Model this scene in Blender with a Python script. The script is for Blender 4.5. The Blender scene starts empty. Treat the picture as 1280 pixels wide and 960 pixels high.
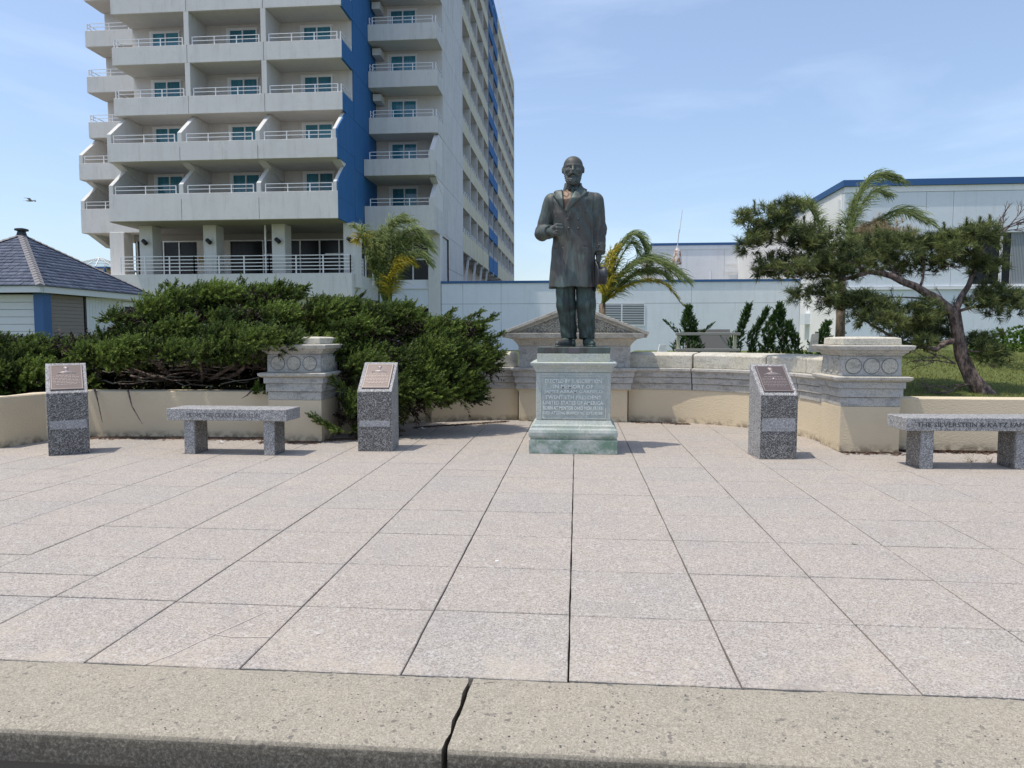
import bpy, math, random
import numpy as np
from math import radians as rad, sin, cos, pi
from mathutils import Vector, Matrix, noise as mn
S = bpy.context.scene
C = S.collection
random.seed(7)
RNG = np.random.default_rng(7)

# ---------------------------------------------------------------- camera, sky, sun, exposure
EYE = 1.25                       # eye height above the plaza (the photographer stands one step lower)
FPX, PITCH, YAW = 893.0, rad(3.85), rad(5.18)
cd = bpy.data.cameras.new('camera'); cam = bpy.data.objects.new('camera', cd); C.objects.link(cam)
cam.location = (0, 0, EYE); cam.rotation_euler = (rad(90) - PITCH, 0, YAW)
cd.sensor_width = 36; cd.lens = FPX * 36 / 1280; cd.clip_start = 0.05; cd.clip_end = 5000
S.camera = cam
SUN_EL, SUN_AZ = rad(70.5), rad(19)          # shadows run to +X and 19 deg towards +Y
sd = Vector((cos(SUN_AZ) * cos(SUN_EL), sin(SUN_AZ) * cos(SUN_EL), -sin(SUN_EL)))
sl = bpy.data.lights.new('sun', 'SUN'); sl.energy = 2.9; sl.angle = rad(0.53); sl.color = (1, .93, .82)
so = bpy.data.objects.new('sun', sl); C.objects.link(so)
so.rotation_euler = sd.to_track_quat('-Z', 'Y').to_euler(); so.location = (-10, -5, 30)
W = bpy.data.worlds.new('World'); S.world = W; W.use_nodes = True
wn, wl = W.node_tree.nodes, W.node_tree.links
bg = wn['Background']; bg.inputs[1].default_value = 0.15
sky = wn.new('ShaderNodeTexSky'); sky.sky_type = 'NISHITA'; sky.sun_disc = False
sky.sun_elevation = SUN_EL; sky.sun_rotation = math.atan2(-sd.x, -sd.y)
sky.altitude = 0; sky.air_density = 1.0; sky.dust_density = 1.7; sky.ozone_density = 2.2
tc = wn.new('ShaderNodeTexCoord'); mp = wn.new('ShaderNodeMapping')
mp.inputs['Scale'].default_value = (1.2, 1.2, 5.5); mp.inputs['Rotation'].default_value = (0.25, 0.35, 0.6)
wl.new(tc.outputs['Generated'], mp.inputs[0])
nz = wn.new('ShaderNodeTexNoise'); nz.inputs['Scale'].default_value = 1.6; nz.inputs['Detail'].default_value = 7
nz.inputs['Roughness'].default_value = .55; nz.inputs['Distortion'].default_value = .5
wl.new(mp.outputs[0], nz.inputs[0])
cr = wn.new('ShaderNodeValToRGB'); cr.color_ramp.elements[0].position = .50; cr.color_ramp.elements[1].position = .86
cr.color_ramp.elements[0].color = (.12, .12, .12, 1); cr.color_ramp.elements[1].color = (.36, .36, .36, 1)
wl.new(nz.outputs[0], cr.inputs[0])
mx = wn.new('ShaderNodeMix'); mx.data_type = 'RGBA'
hsv = wn.new('ShaderNodeHueSaturation'); hsv.inputs['Saturation'].default_value = 1.08; hsv.inputs['Value'].default_value = 1.0
wl.new(sky.outputs[0], hsv.inputs['Color'])
wl.new(cr.outputs[0], mx.inputs[0]); wl.new(hsv.outputs[0], mx.inputs[6]); mx.inputs[7].default_value = (6.8, 7.6, 8.9, 1)
wl.new(mx.outputs[2], bg.inputs[0])
S.view_settings.view_transform = 'Standard'; S.view_settings.look = 'None'
S.view_settings.exposure = .32; S.view_settings.gamma = 1

# ---------------------------------------------------------------- helpers
_F = Vector((-sin(YAW) * cos(PITCH), cos(YAW) * cos(PITCH), -sin(PITCH)))
_R = Vector((cos(YAW), sin(YAW), 0)); _U = _R.cross(_F)
def at(px, py, Y):
    """measured point of the photograph (px) at true distance Y (m) -> world position"""
    d = _F + _R * ((px - 640) / FPX) - _U * ((py - 480) / FPX)
    t = Y / d.y
    return Vector((d.x * t, Y, EYE + d.z * t))
def tag(o, label=None, cat=None, group=None, kind=None):
    if label: o['label'] = label
    if cat: o['category'] = cat
    if group: o['group'] = group
    if kind: o['kind'] = kind
    return o
def empty(name, loc=(0, 0, 0), rz=0, **k):
    o = bpy.data.objects.new(name, None); C.objects.link(o); o.location = loc; o.rotation_euler = (0, 0, rz)
    o.empty_display_size = .2
    return tag(o, **k)
class MB:
    def __init__(s): s.v = []; s.f = []
    def add(s, vs, fs):
        b = len(s.v); s.v += [tuple(v) for v in vs]; s.f += [tuple(i + b for i in f) for f in fs]; return s
    def box(s, x0, x1, y0, y1, z0, z1, M=None):
        vs = [(x, y, z) for z in (z0, z1) for y in (y0, y1) for x in (x0, x1)]
        if M is not None: vs = [M @ Vector(v) for v in vs]
        return s.add(vs, [(0, 2, 3, 1), (4, 5, 7, 6), (0, 1, 5, 4), (2, 6, 7, 3), (0, 4, 6, 2), (1, 3, 7, 5)])
    def prism(s, poly, axis, a, b, M=None):
        """poly of 2D points extruded along axis ('x','y','z') from a to b"""
        n = len(poly)
        def p(u, w, t): return {'x': (t, u, w), 'y': (u, t, w), 'z': (u, w, t)}[axis]
        vs = [p(u, w, a) for u, w in poly] + [p(u, w, b) for u, w in poly]
        if M is not None: vs = [M @ Vector(v) for v in vs]
        fs = [tuple(range(n))[::-1], tuple(range(n, 2 * n))] + [(i, (i + 1) % n, n + (i + 1) % n, n + i) for i in range(n)]
        return s.add(vs, fs)
    def tube(s, pts, rs, n=6, caps=True):
        pts = [Vector(p) for p in pts]
        if not hasattr(rs, '__len__'): rs = [rs] * len(pts)
        rings = []; up = None
        for i, p in enumerate(pts):
            t = (pts[min(i + 1, len(pts) - 1)] - pts[max(i - 1, 0)]).normalized()
            if up is None: up = t.orthogonal().normalized()
            up = (up - t * up.dot(t)).normalized(); w = t.cross(up)
            rings.append([p + (up * cos(2 * pi * k / n) + w * sin(2 * pi * k / n)) * rs[i] for k in range(n)])
        vs = [v for r in rings for v in r]; fs = []
        for i in range(len(pts) - 1):
            for k in range(n):
                a = i * n + k; b = i * n + (k + 1) % n
                fs.append((a, b, b + n, a + n))
        if caps: fs += [tuple(range(n))[::-1], tuple(range((len(pts) - 1) * n, len(pts) * n))]
        return s.add(vs, fs)
    def rect(s, x0, x1, y0, y1, prof, M=None):
        """rectangle lofted through (z, outward offset) rings"""
        vs = []
        for z, o in prof:
            vs += [(x0 - o, y0 - o, z), (x1 + o, y0 - o, z), (x1 + o, y1 + o, z), (x0 - o, y1 + o, z)]
        if M is not None: vs = [M @ Vector(v) for v in vs]
        fs = [(3, 2, 1, 0)]
        for i in range(len(prof) - 1):
            for k in range(4):
                a = i * 4 + k; b = i * 4 + (k + 1) % 4
                fs.append((a, b, b + 4, a + 4))
        m = (len(prof) - 1) * 4; fs.append((m, m + 1, m + 2, m + 3))
        return s.add(vs, fs)
    def build(s, name, m, parent=None, smooth=False, bevel=0, seg=1):
        me = bpy.data.meshes.new(name); me.from_pydata(s.v, [], s.f); me.materials.append(m); me.validate()
        if smooth:
            me.polygons.foreach_set('use_smooth', [True] * len(me.polygons))
        return link(name, me, parent, bevel, seg)
def link(name, me, parent=None, bevel=0, seg=1):
    o = bpy.data.objects.new(name, me); C.objects.link(o)
    if parent is not None: o.parent = parent
    if bevel:
        b = o.modifiers.new('b', 'BEVEL'); b.width = bevel; b.segments = seg; b.limit_method = 'ANGLE'; b.angle_limit = rad(40)
    return o
def npmesh(name, V, Fc, m, parent=None, smooth=False, tint=None):
    """fast mesh from numpy vertex and face arrays (all faces same size)"""
    me = bpy.data.meshes.new(name); n = Fc.shape[1]
    me.vertices.add(len(V)); me.vertices.foreach_set('co', np.ascontiguousarray(V, dtype=np.float32).ravel())
    me.loops.add(Fc.size); me.loops.foreach_set('vertex_index', np.ascontiguousarray(Fc, dtype=np.int32).ravel())
    me.polygons.add(len(Fc)); me.polygons.foreach_set('loop_start', np.arange(0, Fc.size, n, dtype=np.int32))
    me.polygons.foreach_set('loop_total', np.full(len(Fc), n, dtype=np.int32))
    if smooth: me.polygons.foreach_set('use_smooth', np.ones(len(Fc), dtype=bool))
    me.update(calc_edges=True); me.materials.append(m)
    if tint is not None:
        a = me.attributes.new('tint', 'FLOAT', 'POINT'); a.data.foreach_set('value', np.asarray(tint, dtype=np.float32))
    return link(name, me, parent)
def copy_tree(o, parent=None):
    c = o.copy(); C.objects.link(c); c.parent = parent
    for ch in [x for x in bpy.data.objects if x.parent == o and x is not c]: copy_tree(ch, c)
    return c
_tx = {}
def text(name, body, mat, parent, width, height, M, depth=.003, space=1.0, bold=0):
    cu = bpy.data.curves.new('t', 'FONT'); cu.body = body; cu.extrude = .03; cu.align_x = 'CENTER'; cu.resolution_u = 2; cu.space_character = space; cu.offset = bold
    t = bpy.data.objects.new('t', cu); C.objects.link(t)
    dg = bpy.context.evaluated_depsgraph_get(); me = bpy.data.meshes.new_from_object(t.evaluated_get(dg))
    bpy.data.objects.remove(t)
    n = len(me.vertices); co = np.empty(n * 3, np.float32); me.vertices.foreach_get('co', co); co = co.reshape(-1, 3)
    mnn, mxx = co.min(0), co.max(0)
    co[:, 0] = (co[:, 0] - (mnn[0] + mxx[0]) / 2) * width / (mxx[0] - mnn[0])
    co[:, 1] = (co[:, 1] - mnn[1]) * height / (mxx[1] - mnn[1])
    co[:, 2] *= depth / .03
    me.vertices.foreach_set('co', co.ravel()); me.transform(M); me.materials.clear(); me.materials.append(mat); me.name = name
    return link(name, me, parent)
# upright text facing -Y: local x->X, y->Z
def up_text(x, y, z, tilt=0): return Matrix.Translation((x, y, z)) @ Matrix.Rotation(rad(90) - tilt, 4, 'X')

# ---------------------------------------------------------------- materials
class Mat:
    def __init__(s, name, col, rough=.6, metal=0, spec=.5):
        s.m = bpy.data.materials.new(name); s.m.use_nodes = True; s.n = s.m.node_tree.nodes; s.l = s.m.node_tree.links
        s.p = s.n['Principled BSDF']; s.p.inputs['Roughness'].default_value = rough; s.p.inputs['Metallic'].default_value = metal
        s.p.inputs['Specular IOR Level'].default_value = spec
        r = s.n.new('ShaderNodeRGB'); r.outputs[0].default_value = (*col, 1); s.c = r.outputs[0]
        g = s.n.new('ShaderNodeNewGeometry'); s.pos = g.outputs['Position']; s.h = None; s.done()
    def done(s): s.l.new(s.c, s.p.inputs['Base Color']); return s
    def vec(s, sc=(1, 1, 1), rot=(0, 0, 0)):
        m = s.n.new('ShaderNodeMapping'); m.inputs['Scale'].default_value = sc; m.inputs['Rotation'].default_value = rot; s.l.new(s.pos, m.inputs[0]); return m.outputs[0]
    def noise(s, scale, sc=(1, 1, 1), detail=4, rough=.55, dist=0):
        n = s.n.new('ShaderNodeTexNoise'); n.inputs['Scale'].default_value = scale; n.inputs['Detail'].default_value = detail
        n.inputs['Roughness'].default_value = rough; n.inputs['Distortion'].default_value = dist
        s.l.new(s.vec(sc), n.inputs[0]); return n.outputs[0]
    def vor(s, scale, out='Color', sc=(1, 1, 1), feat='F1'):
        n = s.n.new('ShaderNodeTexVoronoi'); n.inputs['Scale'].default_value = scale; n.feature = feat; s.l.new(s.vec(sc), n.inputs[0])
        o = n.outputs[out]
        if out == 'Color':
            x = s.n.new('ShaderNodeSeparateColor'); s.l.new(o, x.inputs[0]); o = x.outputs[0]
        return o
    def ramp(s, v, a, b, ca=0., cb=1.):
        r = s.n.new('ShaderNodeMapRange'); r.inputs[1].default_value = a; r.inputs[2].default_value = b
        r.inputs[3].default_value = ca; r.inputs[4].default_value = cb; s.l.new(v, r.inputs[0]); return r.outputs[0]
    def mul(s, a, b):
        r = s.n.new('ShaderNodeMath'); r.operation = 'MULTIPLY'
        for i, q in enumerate((a, b)):
            if isinstance(q, (int, float)): r.inputs[i].default_value = q
            else: s.l.new(q, r.inputs[i])
        return r.outputs[0]
    def add2(s, a, b):
        r = s.n.new('ShaderNodeMath'); r.operation = 'ADD'; s.l.new(a, r.inputs[0]); s.l.new(b, r.inputs[1]); return r.outputs[0]
    def mix(s, fac, col, mode='MIX'):
        m = s.n.new('ShaderNodeMix'); m.data_type = 'RGBA'; m.blend_type = mode
        if isinstance(fac, (int, float)): m.inputs[0].default_value = fac
        else: s.l.new(fac, m.inputs[0])
        s.l.new(s.c, m.inputs[6])
        if isinstance(col, tuple): m.inputs[7].default_value = (*col, 1)
        else: s.l.new(col, m.inputs[7])
        s.c = m.outputs[2]; return s.done()
    def bump(s, h, strength=.3, dist=.01):
        b = s.n.new('ShaderNodeBump'); b.inputs['Strength'].default_value = strength; b.inputs['Distance'].default_value = dist
        s.l.new(h, b.inputs['Height'])
        if s.h is not None: s.l.new(s.h, b.inputs['Normal'])
        s.h = b.outputs[0]; s.l.new(s.h, s.p.inputs['Normal']); return s
    def rand(s):
        o = s.n.new('ShaderNodeObjectInfo'); return o.outputs['Random']
    def attr(s, name='tint'):
        a = s.n.new('ShaderNodeAttribute'); a.attribute_name = name; return a.outputs['Fac']
    def axis(s, k):
        x = s.n.new('ShaderNodeSeparateXYZ'); s.l.new(s.pos, x.inputs[0]); return x.outputs[k]
    def thr(s, v, a, soft=.02): return s.ramp(v, a - soft, a + soft)

def concrete(name, col, streak=.25, panel=False):
    m = Mat(name, col, .85, spec=.3)
    m.mix(m.mul(m.ramp(m.noise(.9, detail=6), .35, .7), .35), tuple(c * .86 for c in col))
    m.mix(m.mul(m.ramp(m.noise(1.6, (1.5, 1.5, .12), 6), .5, .75), streak), tuple(c * .6 for c in col))
    m.mix(m.mul(m.thr(m.noise(3.2, detail=7, rough=.7), .56, .07), streak * .7), tuple(c * .72 for c in col))
    m.mix(m.mul(m.thr(m.noise(5.5, (1, 1, .08), 6, .7), .60, .04), streak * .8), (.30, .27, .22))
    m.bump(m.noise(14, detail=5), .25, .02)
    return m.m
M_wall = concrete('hotel_concrete', (.66, .65, .62), .25)
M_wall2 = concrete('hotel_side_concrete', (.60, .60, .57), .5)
M_cream = concrete('hotel_cream_panel', (.60, .57, .42), .45)
M_wallin = concrete('hotel_recess_wall', (.64, .61, .57), .15)
M_blue = concrete('hotel_blue_paint', (.034, .145, .345), .15)
M_annex = concrete('annex_wall', (.72, .76, .80), .14)
M_annexw = concrete('annex_white', (.84, .84, .83), .12)
M_trim = Mat('blue_trim', (.026, .10, .26), .5).m
M_rail = Mat('white_rail', (.80, .80, .80), .4).m
M_frame = Mat('white_frame', (.78, .78, .78), .45).m
def glass(name, col, rough=.06, spec=.6):
    m = Mat(name, col, rough, spec=spec)
    m.mix(m.mul(m.ramp(m.noise(7, (1, 1, .05), 2), .4, .6), .6), tuple(c * 1.5 for c in col))
    m.mix(m.mul(m.rand(), .55), tuple(c * .35 for c in col))
    return m.m
M_glass = glass('teal_window_glass', (.045, .20, .27))
M_dark = glass('dark_glass', (.012, .013, .016), .25, .25)
M_lampblk = Mat('black_metal', (.012, .012, .013), .5).m
M_joint = Mat('joint_groove', (.16, .165, .17), .9).m

def granite(name, a, b, c, rough=.55, sc=130):
    m = Mat(name, b, rough, spec=.5)
    v = m.vor(sc)
    m.mix(m.thr(v, .42, .05), a); m.mix(m.thr(v, .70, .04), c)
    v2 = m.vor(sc * 2.3); m.mix(m.mul(m.thr(v2, .6), .45), tuple(x * .7 for x in b))
    m.mix(m.mul(m.ramp(m.noise(6), .4, .7), .3), tuple(x * .85 for x in b))
    m.bump(v, .15, .003)
    return m.m
M_granD = granite('polished_granite', (.16, .155, .152), (.065, .062, .06), (.37, .365, .36), .35)
M_granL = granite('honed_granite', (.34, .335, .33), (.19, .186, .185), (.52, .515, .51), .7)
M_granBand = granite('granite_band', (.36, .36, .365), (.24, .24, .245), (.50, .50, .50), .7, 150)
M_eng = Mat('engraving', (.05, .05, .055), .8).m
M_engl = Mat('worn_engraving', (.115, .11, .11), .8).m

def limestone(name, base, warm, dirt=.5):
    m = Mat(name, base, .9, spec=.25)
    m.mix(m.ramp(m.noise(3.5, detail=6), .35, .65), warm)
    m.mix(m.mul(m.thr(m.noise(34, detail=6, rough=.7), .60, .06), .55), tuple(c * .52 for c in base))
    m.mix(m.mul(m.thr(m.noise(5, (1, 1, 2.5), 6, .7), .56, .06), dirt), (.10, .10, .095))
    m.mix(m.mul(m.thr(m.vor(120), .86), .4), (.10, .095, .09))
    m.bump(m.noise(60, detail=5, rough=.7), .5, .006); m.bump(m.noise(9, detail=4), .25, .02)
    return m.m
M_stone = limestone('weathered_limestone', (.50, .48, .43), (.54, .50, .41), .36)
M_stoneG = limestone('grey_limestone', (.46, .455, .435), (.50, .475, .42), .38)
M_stonew = limestone('cap_limestone', (.60, .57, .49), (.57, .53, .42), .28)
def stucco(name, col):
    m = Mat(name, col, .92, spec=.2)
    m.mix(m.mul(m.ramp(m.noise(1.7, detail=6), .4, .7), .4), tuple(c * .82 for c in col))
    z = m.axis(2); f = m.ramp(z, .10, .0)
    m.mix(m.mul(m.mul(f, m.ramp(m.noise(12, detail=5), .42, .6)), .75), (.10, .07, .045))
    m.bump(m.noise(38, (1, 1, 1.6), 5, .6), .55, .012)
    return m.m
M_stucco = stucco('beige_stucco', (.66, .56, .40))
def pedestal_stone():
    m = Mat('pedestal_stone', (.47, .49, .445), .88, spec=.3)
    m.mix(m.ramp(m.noise(5, detail=6), .38, .62), (.40, .445, .425))
    z = m.axis(2)
    lo = m.mul(m.ramp(z, .36, .12), m.thr(m.noise(4.5, (1, 1, 1.5), 5, .6), .50, .08))
    m.mix(m.mul(lo, .8), (.10, .20, .13))
    hi = m.mul(m.ramp(z, .84, 1.0), m.thr(m.noise(7, detail=4), .50, .1)); m.mix(m.mul(hi, .4), (.45, .46, .30))
    m.mix(m.mul(m.thr(m.noise(26, (1, 1, .6), 6, .7), .6, .05), .45), (.62, .64, .60))
    m.mix(m.mul(m.thr(m.vor(130), .8), .35), (.16, .18, .17))
    m.bump(m.noise(55, detail=5, rough=.7), .5, .005)
    return m.m
M_ped = pedestal_stone()
m_ = Mat('pedestal_letters', (.74, .77, .74), .85); m_.mix(m_.ramp(m_.noise(22), .4, .6), (.60, .65, .63)); M_pedL = m_.m
def bronze(name, brown, green, amt, metal=.35):
    m = Mat(name, brown, .58, metal, spec=.4)
    m.mix(m.mul(m.thr(m.noise(4.2, (1.3, 1.3, .55), 6, .62, .8), amt, .09), .8), green)
    m.mix(m.mul(m.thr(m.noise(9, (1.6, 1.6, .35), 6, .7), .60, .05), .4), tuple(min(1, c * 1.4 + .03) for c in green))
    m.mix(m.mul(m.thr(m.noise(13, (1.4, 1.4, .3), 5, .6), .58, .06), .5), tuple(c * .45 for c in brown))
    m.bump(m.noise(70, detail=4), .2, .004)
    return m.m
M_brz = bronze('patinated_bronze', (.085, .083, .076), (.10, .14, .13), .53)
M_brzg = bronze('green_bronze', (.040, .052, .048), (.085, .14, .125), .54)
M_brzs = bronze('shirt_bronze', (.17, .115, .085), (.14, .13, .11), .60)
m_ = Mat('plaque_bronze', (.125, .098, .090), .45, .3); m_.mix(m_.mul(m_.ramp(m_.noise(9, detail=5), .35, .65), .6), (.10, .08, .076)); m_.bump(m_.noise(90), .25, .002); M_plq = m_.m
m_ = Mat('plaque_relief', (.30, .25, .235), .45, .3); M_plr = m_.m

def slab_mat():
    m = Mat('exposed_aggregate_slab', (.400, .350, .300), .88, spec=.3)
    r = m.rand()
    m.mix(m.mul(m.ramp(r, .0, .5, 1, 0), .9), (.378, .336, .292)); m.mix(m.mul(m.ramp(r, .55, 1.), .95), (.362, .334, .298))
    m.mix(m.mul(m.ramp(m.noise(1.1, detail=6), .38, .68), .40), (.455, .385, .315))
    m.mix(m.mul(m.ramp(m.noise(3.3, detail=6, rough=.65), .48, .70), .42), (.31, .295, .29))
    m.mix(m.mul(m.thr(m.noise(7, (1, 1, 1), 5, .7), .63, .03), .25), (.27, .26, .25))
    v = m.vor(170); m.mix(m.mul(m.thr(v, .80), .42), (.60, .57, .54)); m.mix(m.mul(m.ramp(v, .30, .24), .55), (.15, .14, .13))
    v2 = m.vor(62); m.mix(m.mul(m.thr(v2, .975, .01), .25), (.72, .72, .70))
    m.mix(m.mul(m.thr(m.noise(190, detail=2), .55, .05), .35), (.24, .23, .22))
    m.mix(m.mul(m.mul(m.ramp(m.axis(1), 3.05, 2.6), m.thr(m.noise(2.6, detail=7, rough=.75), .54, .08)), .40), (.50, .43, .34))
    m.mix(m.mul(m.thr(m.noise(1.3, (1, 1, 1), 7, .7, 1.2), .62, .03), .35), (.27, .245, .225))
    m.bump(v, .45, .002); m.bump(m.noise(30, detail=5, rough=.7), .3, .004)
    return m.m
M_slab = slab_mat()
def kerb_mat():
    m = Mat('kerb_concrete', (.335, .297, .232), .9, spec=.25)
    m.mix(m.ramp(m.noise(2.3, detail=6), .35, .65), (.295, .268, .215))
    m.mix(m.mul(m.ramp(m.noise(18, detail=6, rough=.7), .4, .6), .5), (.375, .335, .270))
    v = m.vor(230); m.mix(m.mul(m.thr(v, .78), .45), (.52, .47, .39)); m.mix(m.mul(m.ramp(v, .22, .16), .5), (.17, .155, .13))
    v2 = m.vor(70); m.mix(m.mul(m.thr(m.noise(6), .5, .08), m.mul(m.thr(v2, .955, .01), .6)), (.09, .085, .085))
    y = m.axis(1)
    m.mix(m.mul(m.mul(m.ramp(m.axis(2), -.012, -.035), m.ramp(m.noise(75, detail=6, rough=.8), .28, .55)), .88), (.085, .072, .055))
    m.bump(m.noise(120, detail=6, rough=.75), .6, .004); m.bump(v, .4, .003)
    return m.m
M_kerb = kerb_mat()
M_peb = Mat('dark_pebble', (.06, .06, .065), .6).m
m_ = Mat('joint_dirt', (.15, .125, .10), .95); M_dirt = m_.m
m_ = Mat('boardwalk_ground', (.16, .15, .14), .95); m_.mix(m_.ramp(m_.noise(3), .4, .6), (.2, .185, .17)); M_ground = m_.m
m_ = Mat('lawn', (.12, .15, .045), .95, spec=.2); m_.mix(m_.ramp(m_.noise(2.2, detail=6), .35, .65), (.12, .135, .035)); m_.mix(m_.mul(m_.thr(m_.noise(26, detail=4), .58, .06), .6), (.05, .065, .02)); m_.bump(m_.noise(40), .8, .03); M_lawn = m_.m
m_ = Mat('mulch', (.085, .055, .038), .95); m_.mix(m_.ramp(m_.noise(60, detail=4), .4, .6), (.16, .10, .07)); m_.bump(m_.noise(60), .8, .01); M_mulch = m_.m

def leaf(name, dark, light, trans=.25, rough=.6):
    m = Mat(name, dark, rough, spec=.25); m.mix(m.attr(), light)
    t = m.n.new('ShaderNodeBsdfTranslucent'); m.l.new(m.c, t.inputs[0]); x = m.n.new('ShaderNodeMixShader'); x.inputs[0].default_value = trans
    m.l.new(m.p.outputs[0], x.inputs[1]); m.l.new(t.outputs[0], x.inputs[2]); m.l.new(x.outputs[0], m.n['Material Output'].inputs[0])
    return m.m
M_jun = leaf('juniper_foliage', (.016, .034, .009), (.22, .30, .06))
M_jund = leaf('dead_juniper_twigs', (.020, .015, .011), (.085, .062, .042), .1)
M_pine = leaf('pine_needles', (.018, .036, .015), (.21, .245, .08))
M_palm = leaf('palm_leaflets', (.12, .17, .055), (.38, .43, .18), .4)
M_palmy = leaf('yellow_palm_leaflets', (.24, .23, .03), (.66, .52, .06), .4)
M_palmd = leaf('dry_palm_leaflets', (.22, .17, .09), (.42, .33, .20), .2)
M_cyp = leaf('cypress_foliage', (.016, .042, .012), (.10, .19, .045))
M_grass = leaf('grass_blades', (.12, .15, .04), (.29, .30, .10), .35)
M_bush = leaf('bush_leaves', (.03, .075, .012), (.15, .25, .04), .3)
m_ = Mat('bark', (.27, .205, .18), .95, spec=.2); m_.mix(m_.thr(m_.noise(22, (1, 1, .4), 6, .7), .5, .1), (.06, .046, .042)); m_.bump(m_.noise(30, (1, 1, .4), 5, .7), 1, .02); M_bark = m_.m
m_ = Mat('pale_twig', (.22, .20, .17), .95); M_twig = m_.m
m_ = Mat('palm_trunk', (.20, .145, .095), .95); m_.mix(m_.thr(m_.noise(18, (1, 1, .3), 5), .5, .08), (.10, .07, .05)); m_.bump(m_.noise(22, (1, 1, .3)), 1, .02); M_ptr = m_.m

# ---------------------------------------------------------------- ground, plaza, kerb
MB().add([(-700, -60, -.35), (700, -60, -.35), (700, 1500, -.35), (-700, 1500, -.35)], [(0, 1, 2, 3)]).build('ground', M_ground)
tag(bpy.data.objects['ground'], kind='structure')
bed = MB().box(-14, 14, 2.54, 10.9, -.3, -.062).build('plaza_subbase', M_dirt); tag(bed, kind='structure')
plaza = empty('plaza', (0, 0, 0), kind='structure')
TW = .618; X0 = -.024; Y0 = 3.136
def slab_mesh(seed, w, d, gx=.0068, gy=.0096):
    r = random.Random(seed); mb = MB()
    x0, x1, y0, y1 = -w / 2 + gx / 2, w / 2 - gx / 2, -d / 2 + gy / 2, d / 2 - gy / 2
    b = .003
    n = 5; pts = []
    for (ax, ay), (bx, by) in (((x0, y0), (x1, y0)), ((x1, y0), (x1, y1)), ((x1, y1), (x0, y1)), ((x0, y1), (x0, y0))):
        for k in range(n):
            t = k / n; j = 0 if k == 0 else 1
            pts.append((ax + (bx - ax) * t + r.uniform(-.0018, .0018) * j, ay + (by - ay) * t + r.uniform(-.0018, .0018) * j))
    N = len(pts); vs = []
    for s_, z in ((1, -.06), (1, -b), (1 - 2 * b / w, 0)):
        vs += [(x * s_, y * s_, z) for x, y in pts]
    fs = [tuple(range(2 * N, 3 * N))]
    for l in (0, 1):
        for k in range(N): a = l * N + k; c = l * N + (k + 1) % N; fs.append((a, c, c + N, a + N))
    mb.add(vs, fs); me = bpy.data.meshes.new('paving_slab'); me.from_pydata(mb.v, [], mb.f); me.materials.append(M_slab); return me
full = [slab_mesh(i, TW, TW) for i in range(6)]; half = [slab_mesh(20 + i, TW, TW / 2) for i in range(3)]
kf = slab_mesh(40, TW, 3.136 - 2.52)
def wall_y(x):   # front line of the walls behind the plaza
    pts = [(-20, 7.2), (-6.5, 7.3), (-6.1, 8.2), (-3.8, 8.4), (-2.9, 8.9), (-2.35, 9.9), (-1.6, 10.38), (-.7, 10.55), (.7, 10.55), (1.6, 10.38), (2.33, 9.9), (2.86, 8.6), (3.5, 8.1), (20, 8.1)]
    return float(np.interp(x, [p[0] for p in pts], [p[1] for p in pts]))
slabs = []
for i in range(-15, 15):
    for k in range(-1, 13):
        cx = X0 + (i + .5) * TW; cy = Y0 + (k + .5) * TW
        if cy - TW / 2 > max(wall_y(cx - .31), wall_y(cx + .31)) + .05: continue
        yc = cos(YAW) * (cy + .3) - sin(YAW) * cx; xc = cos(YAW) * cx + sin(YAW) * (cy + .3)
        if abs(xc) > yc * .735 + 1.9: continue
        slabs.append((i, k, cx, cy))
slabs.sort(key=lambda s: s[3])
for i, k, cx, cy in slabs:
    r = random.Random(i * 57 + k)
    jy = .006 * ((i * 7) % 3) + r.uniform(-.0012, .0012)
    if k == -1:
        yb = 2.537 + (cx - 1.5) * .0095; d_ = 3.136 + jy - yb; me = [(slab_mesh(60 + i, TW, d_), 3.136 + jy - d_ / 2 - cy - jy)]
    elif (i, k) in ((-5, 0), (-2, 5), (3, 6), (-8, 3), (5, 3)): me = [(half[0], -TW / 4), (half[1], TW / 4)]
    else: me = [(r.choice(full), 0)]
    for m_e, oy in me:
        o = bpy.data.objects.new('paving_slab', m_e); C.objects.link(o); o.parent = plaza
        o.location = (cx, cy + oy + jy, r.uniform(-.0010, .0008)); o.rotation_euler = (r.uniform(-.0008, .0008), r.uniform(-.0008, .0008), r.uniform(-.0006, .0006))
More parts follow.
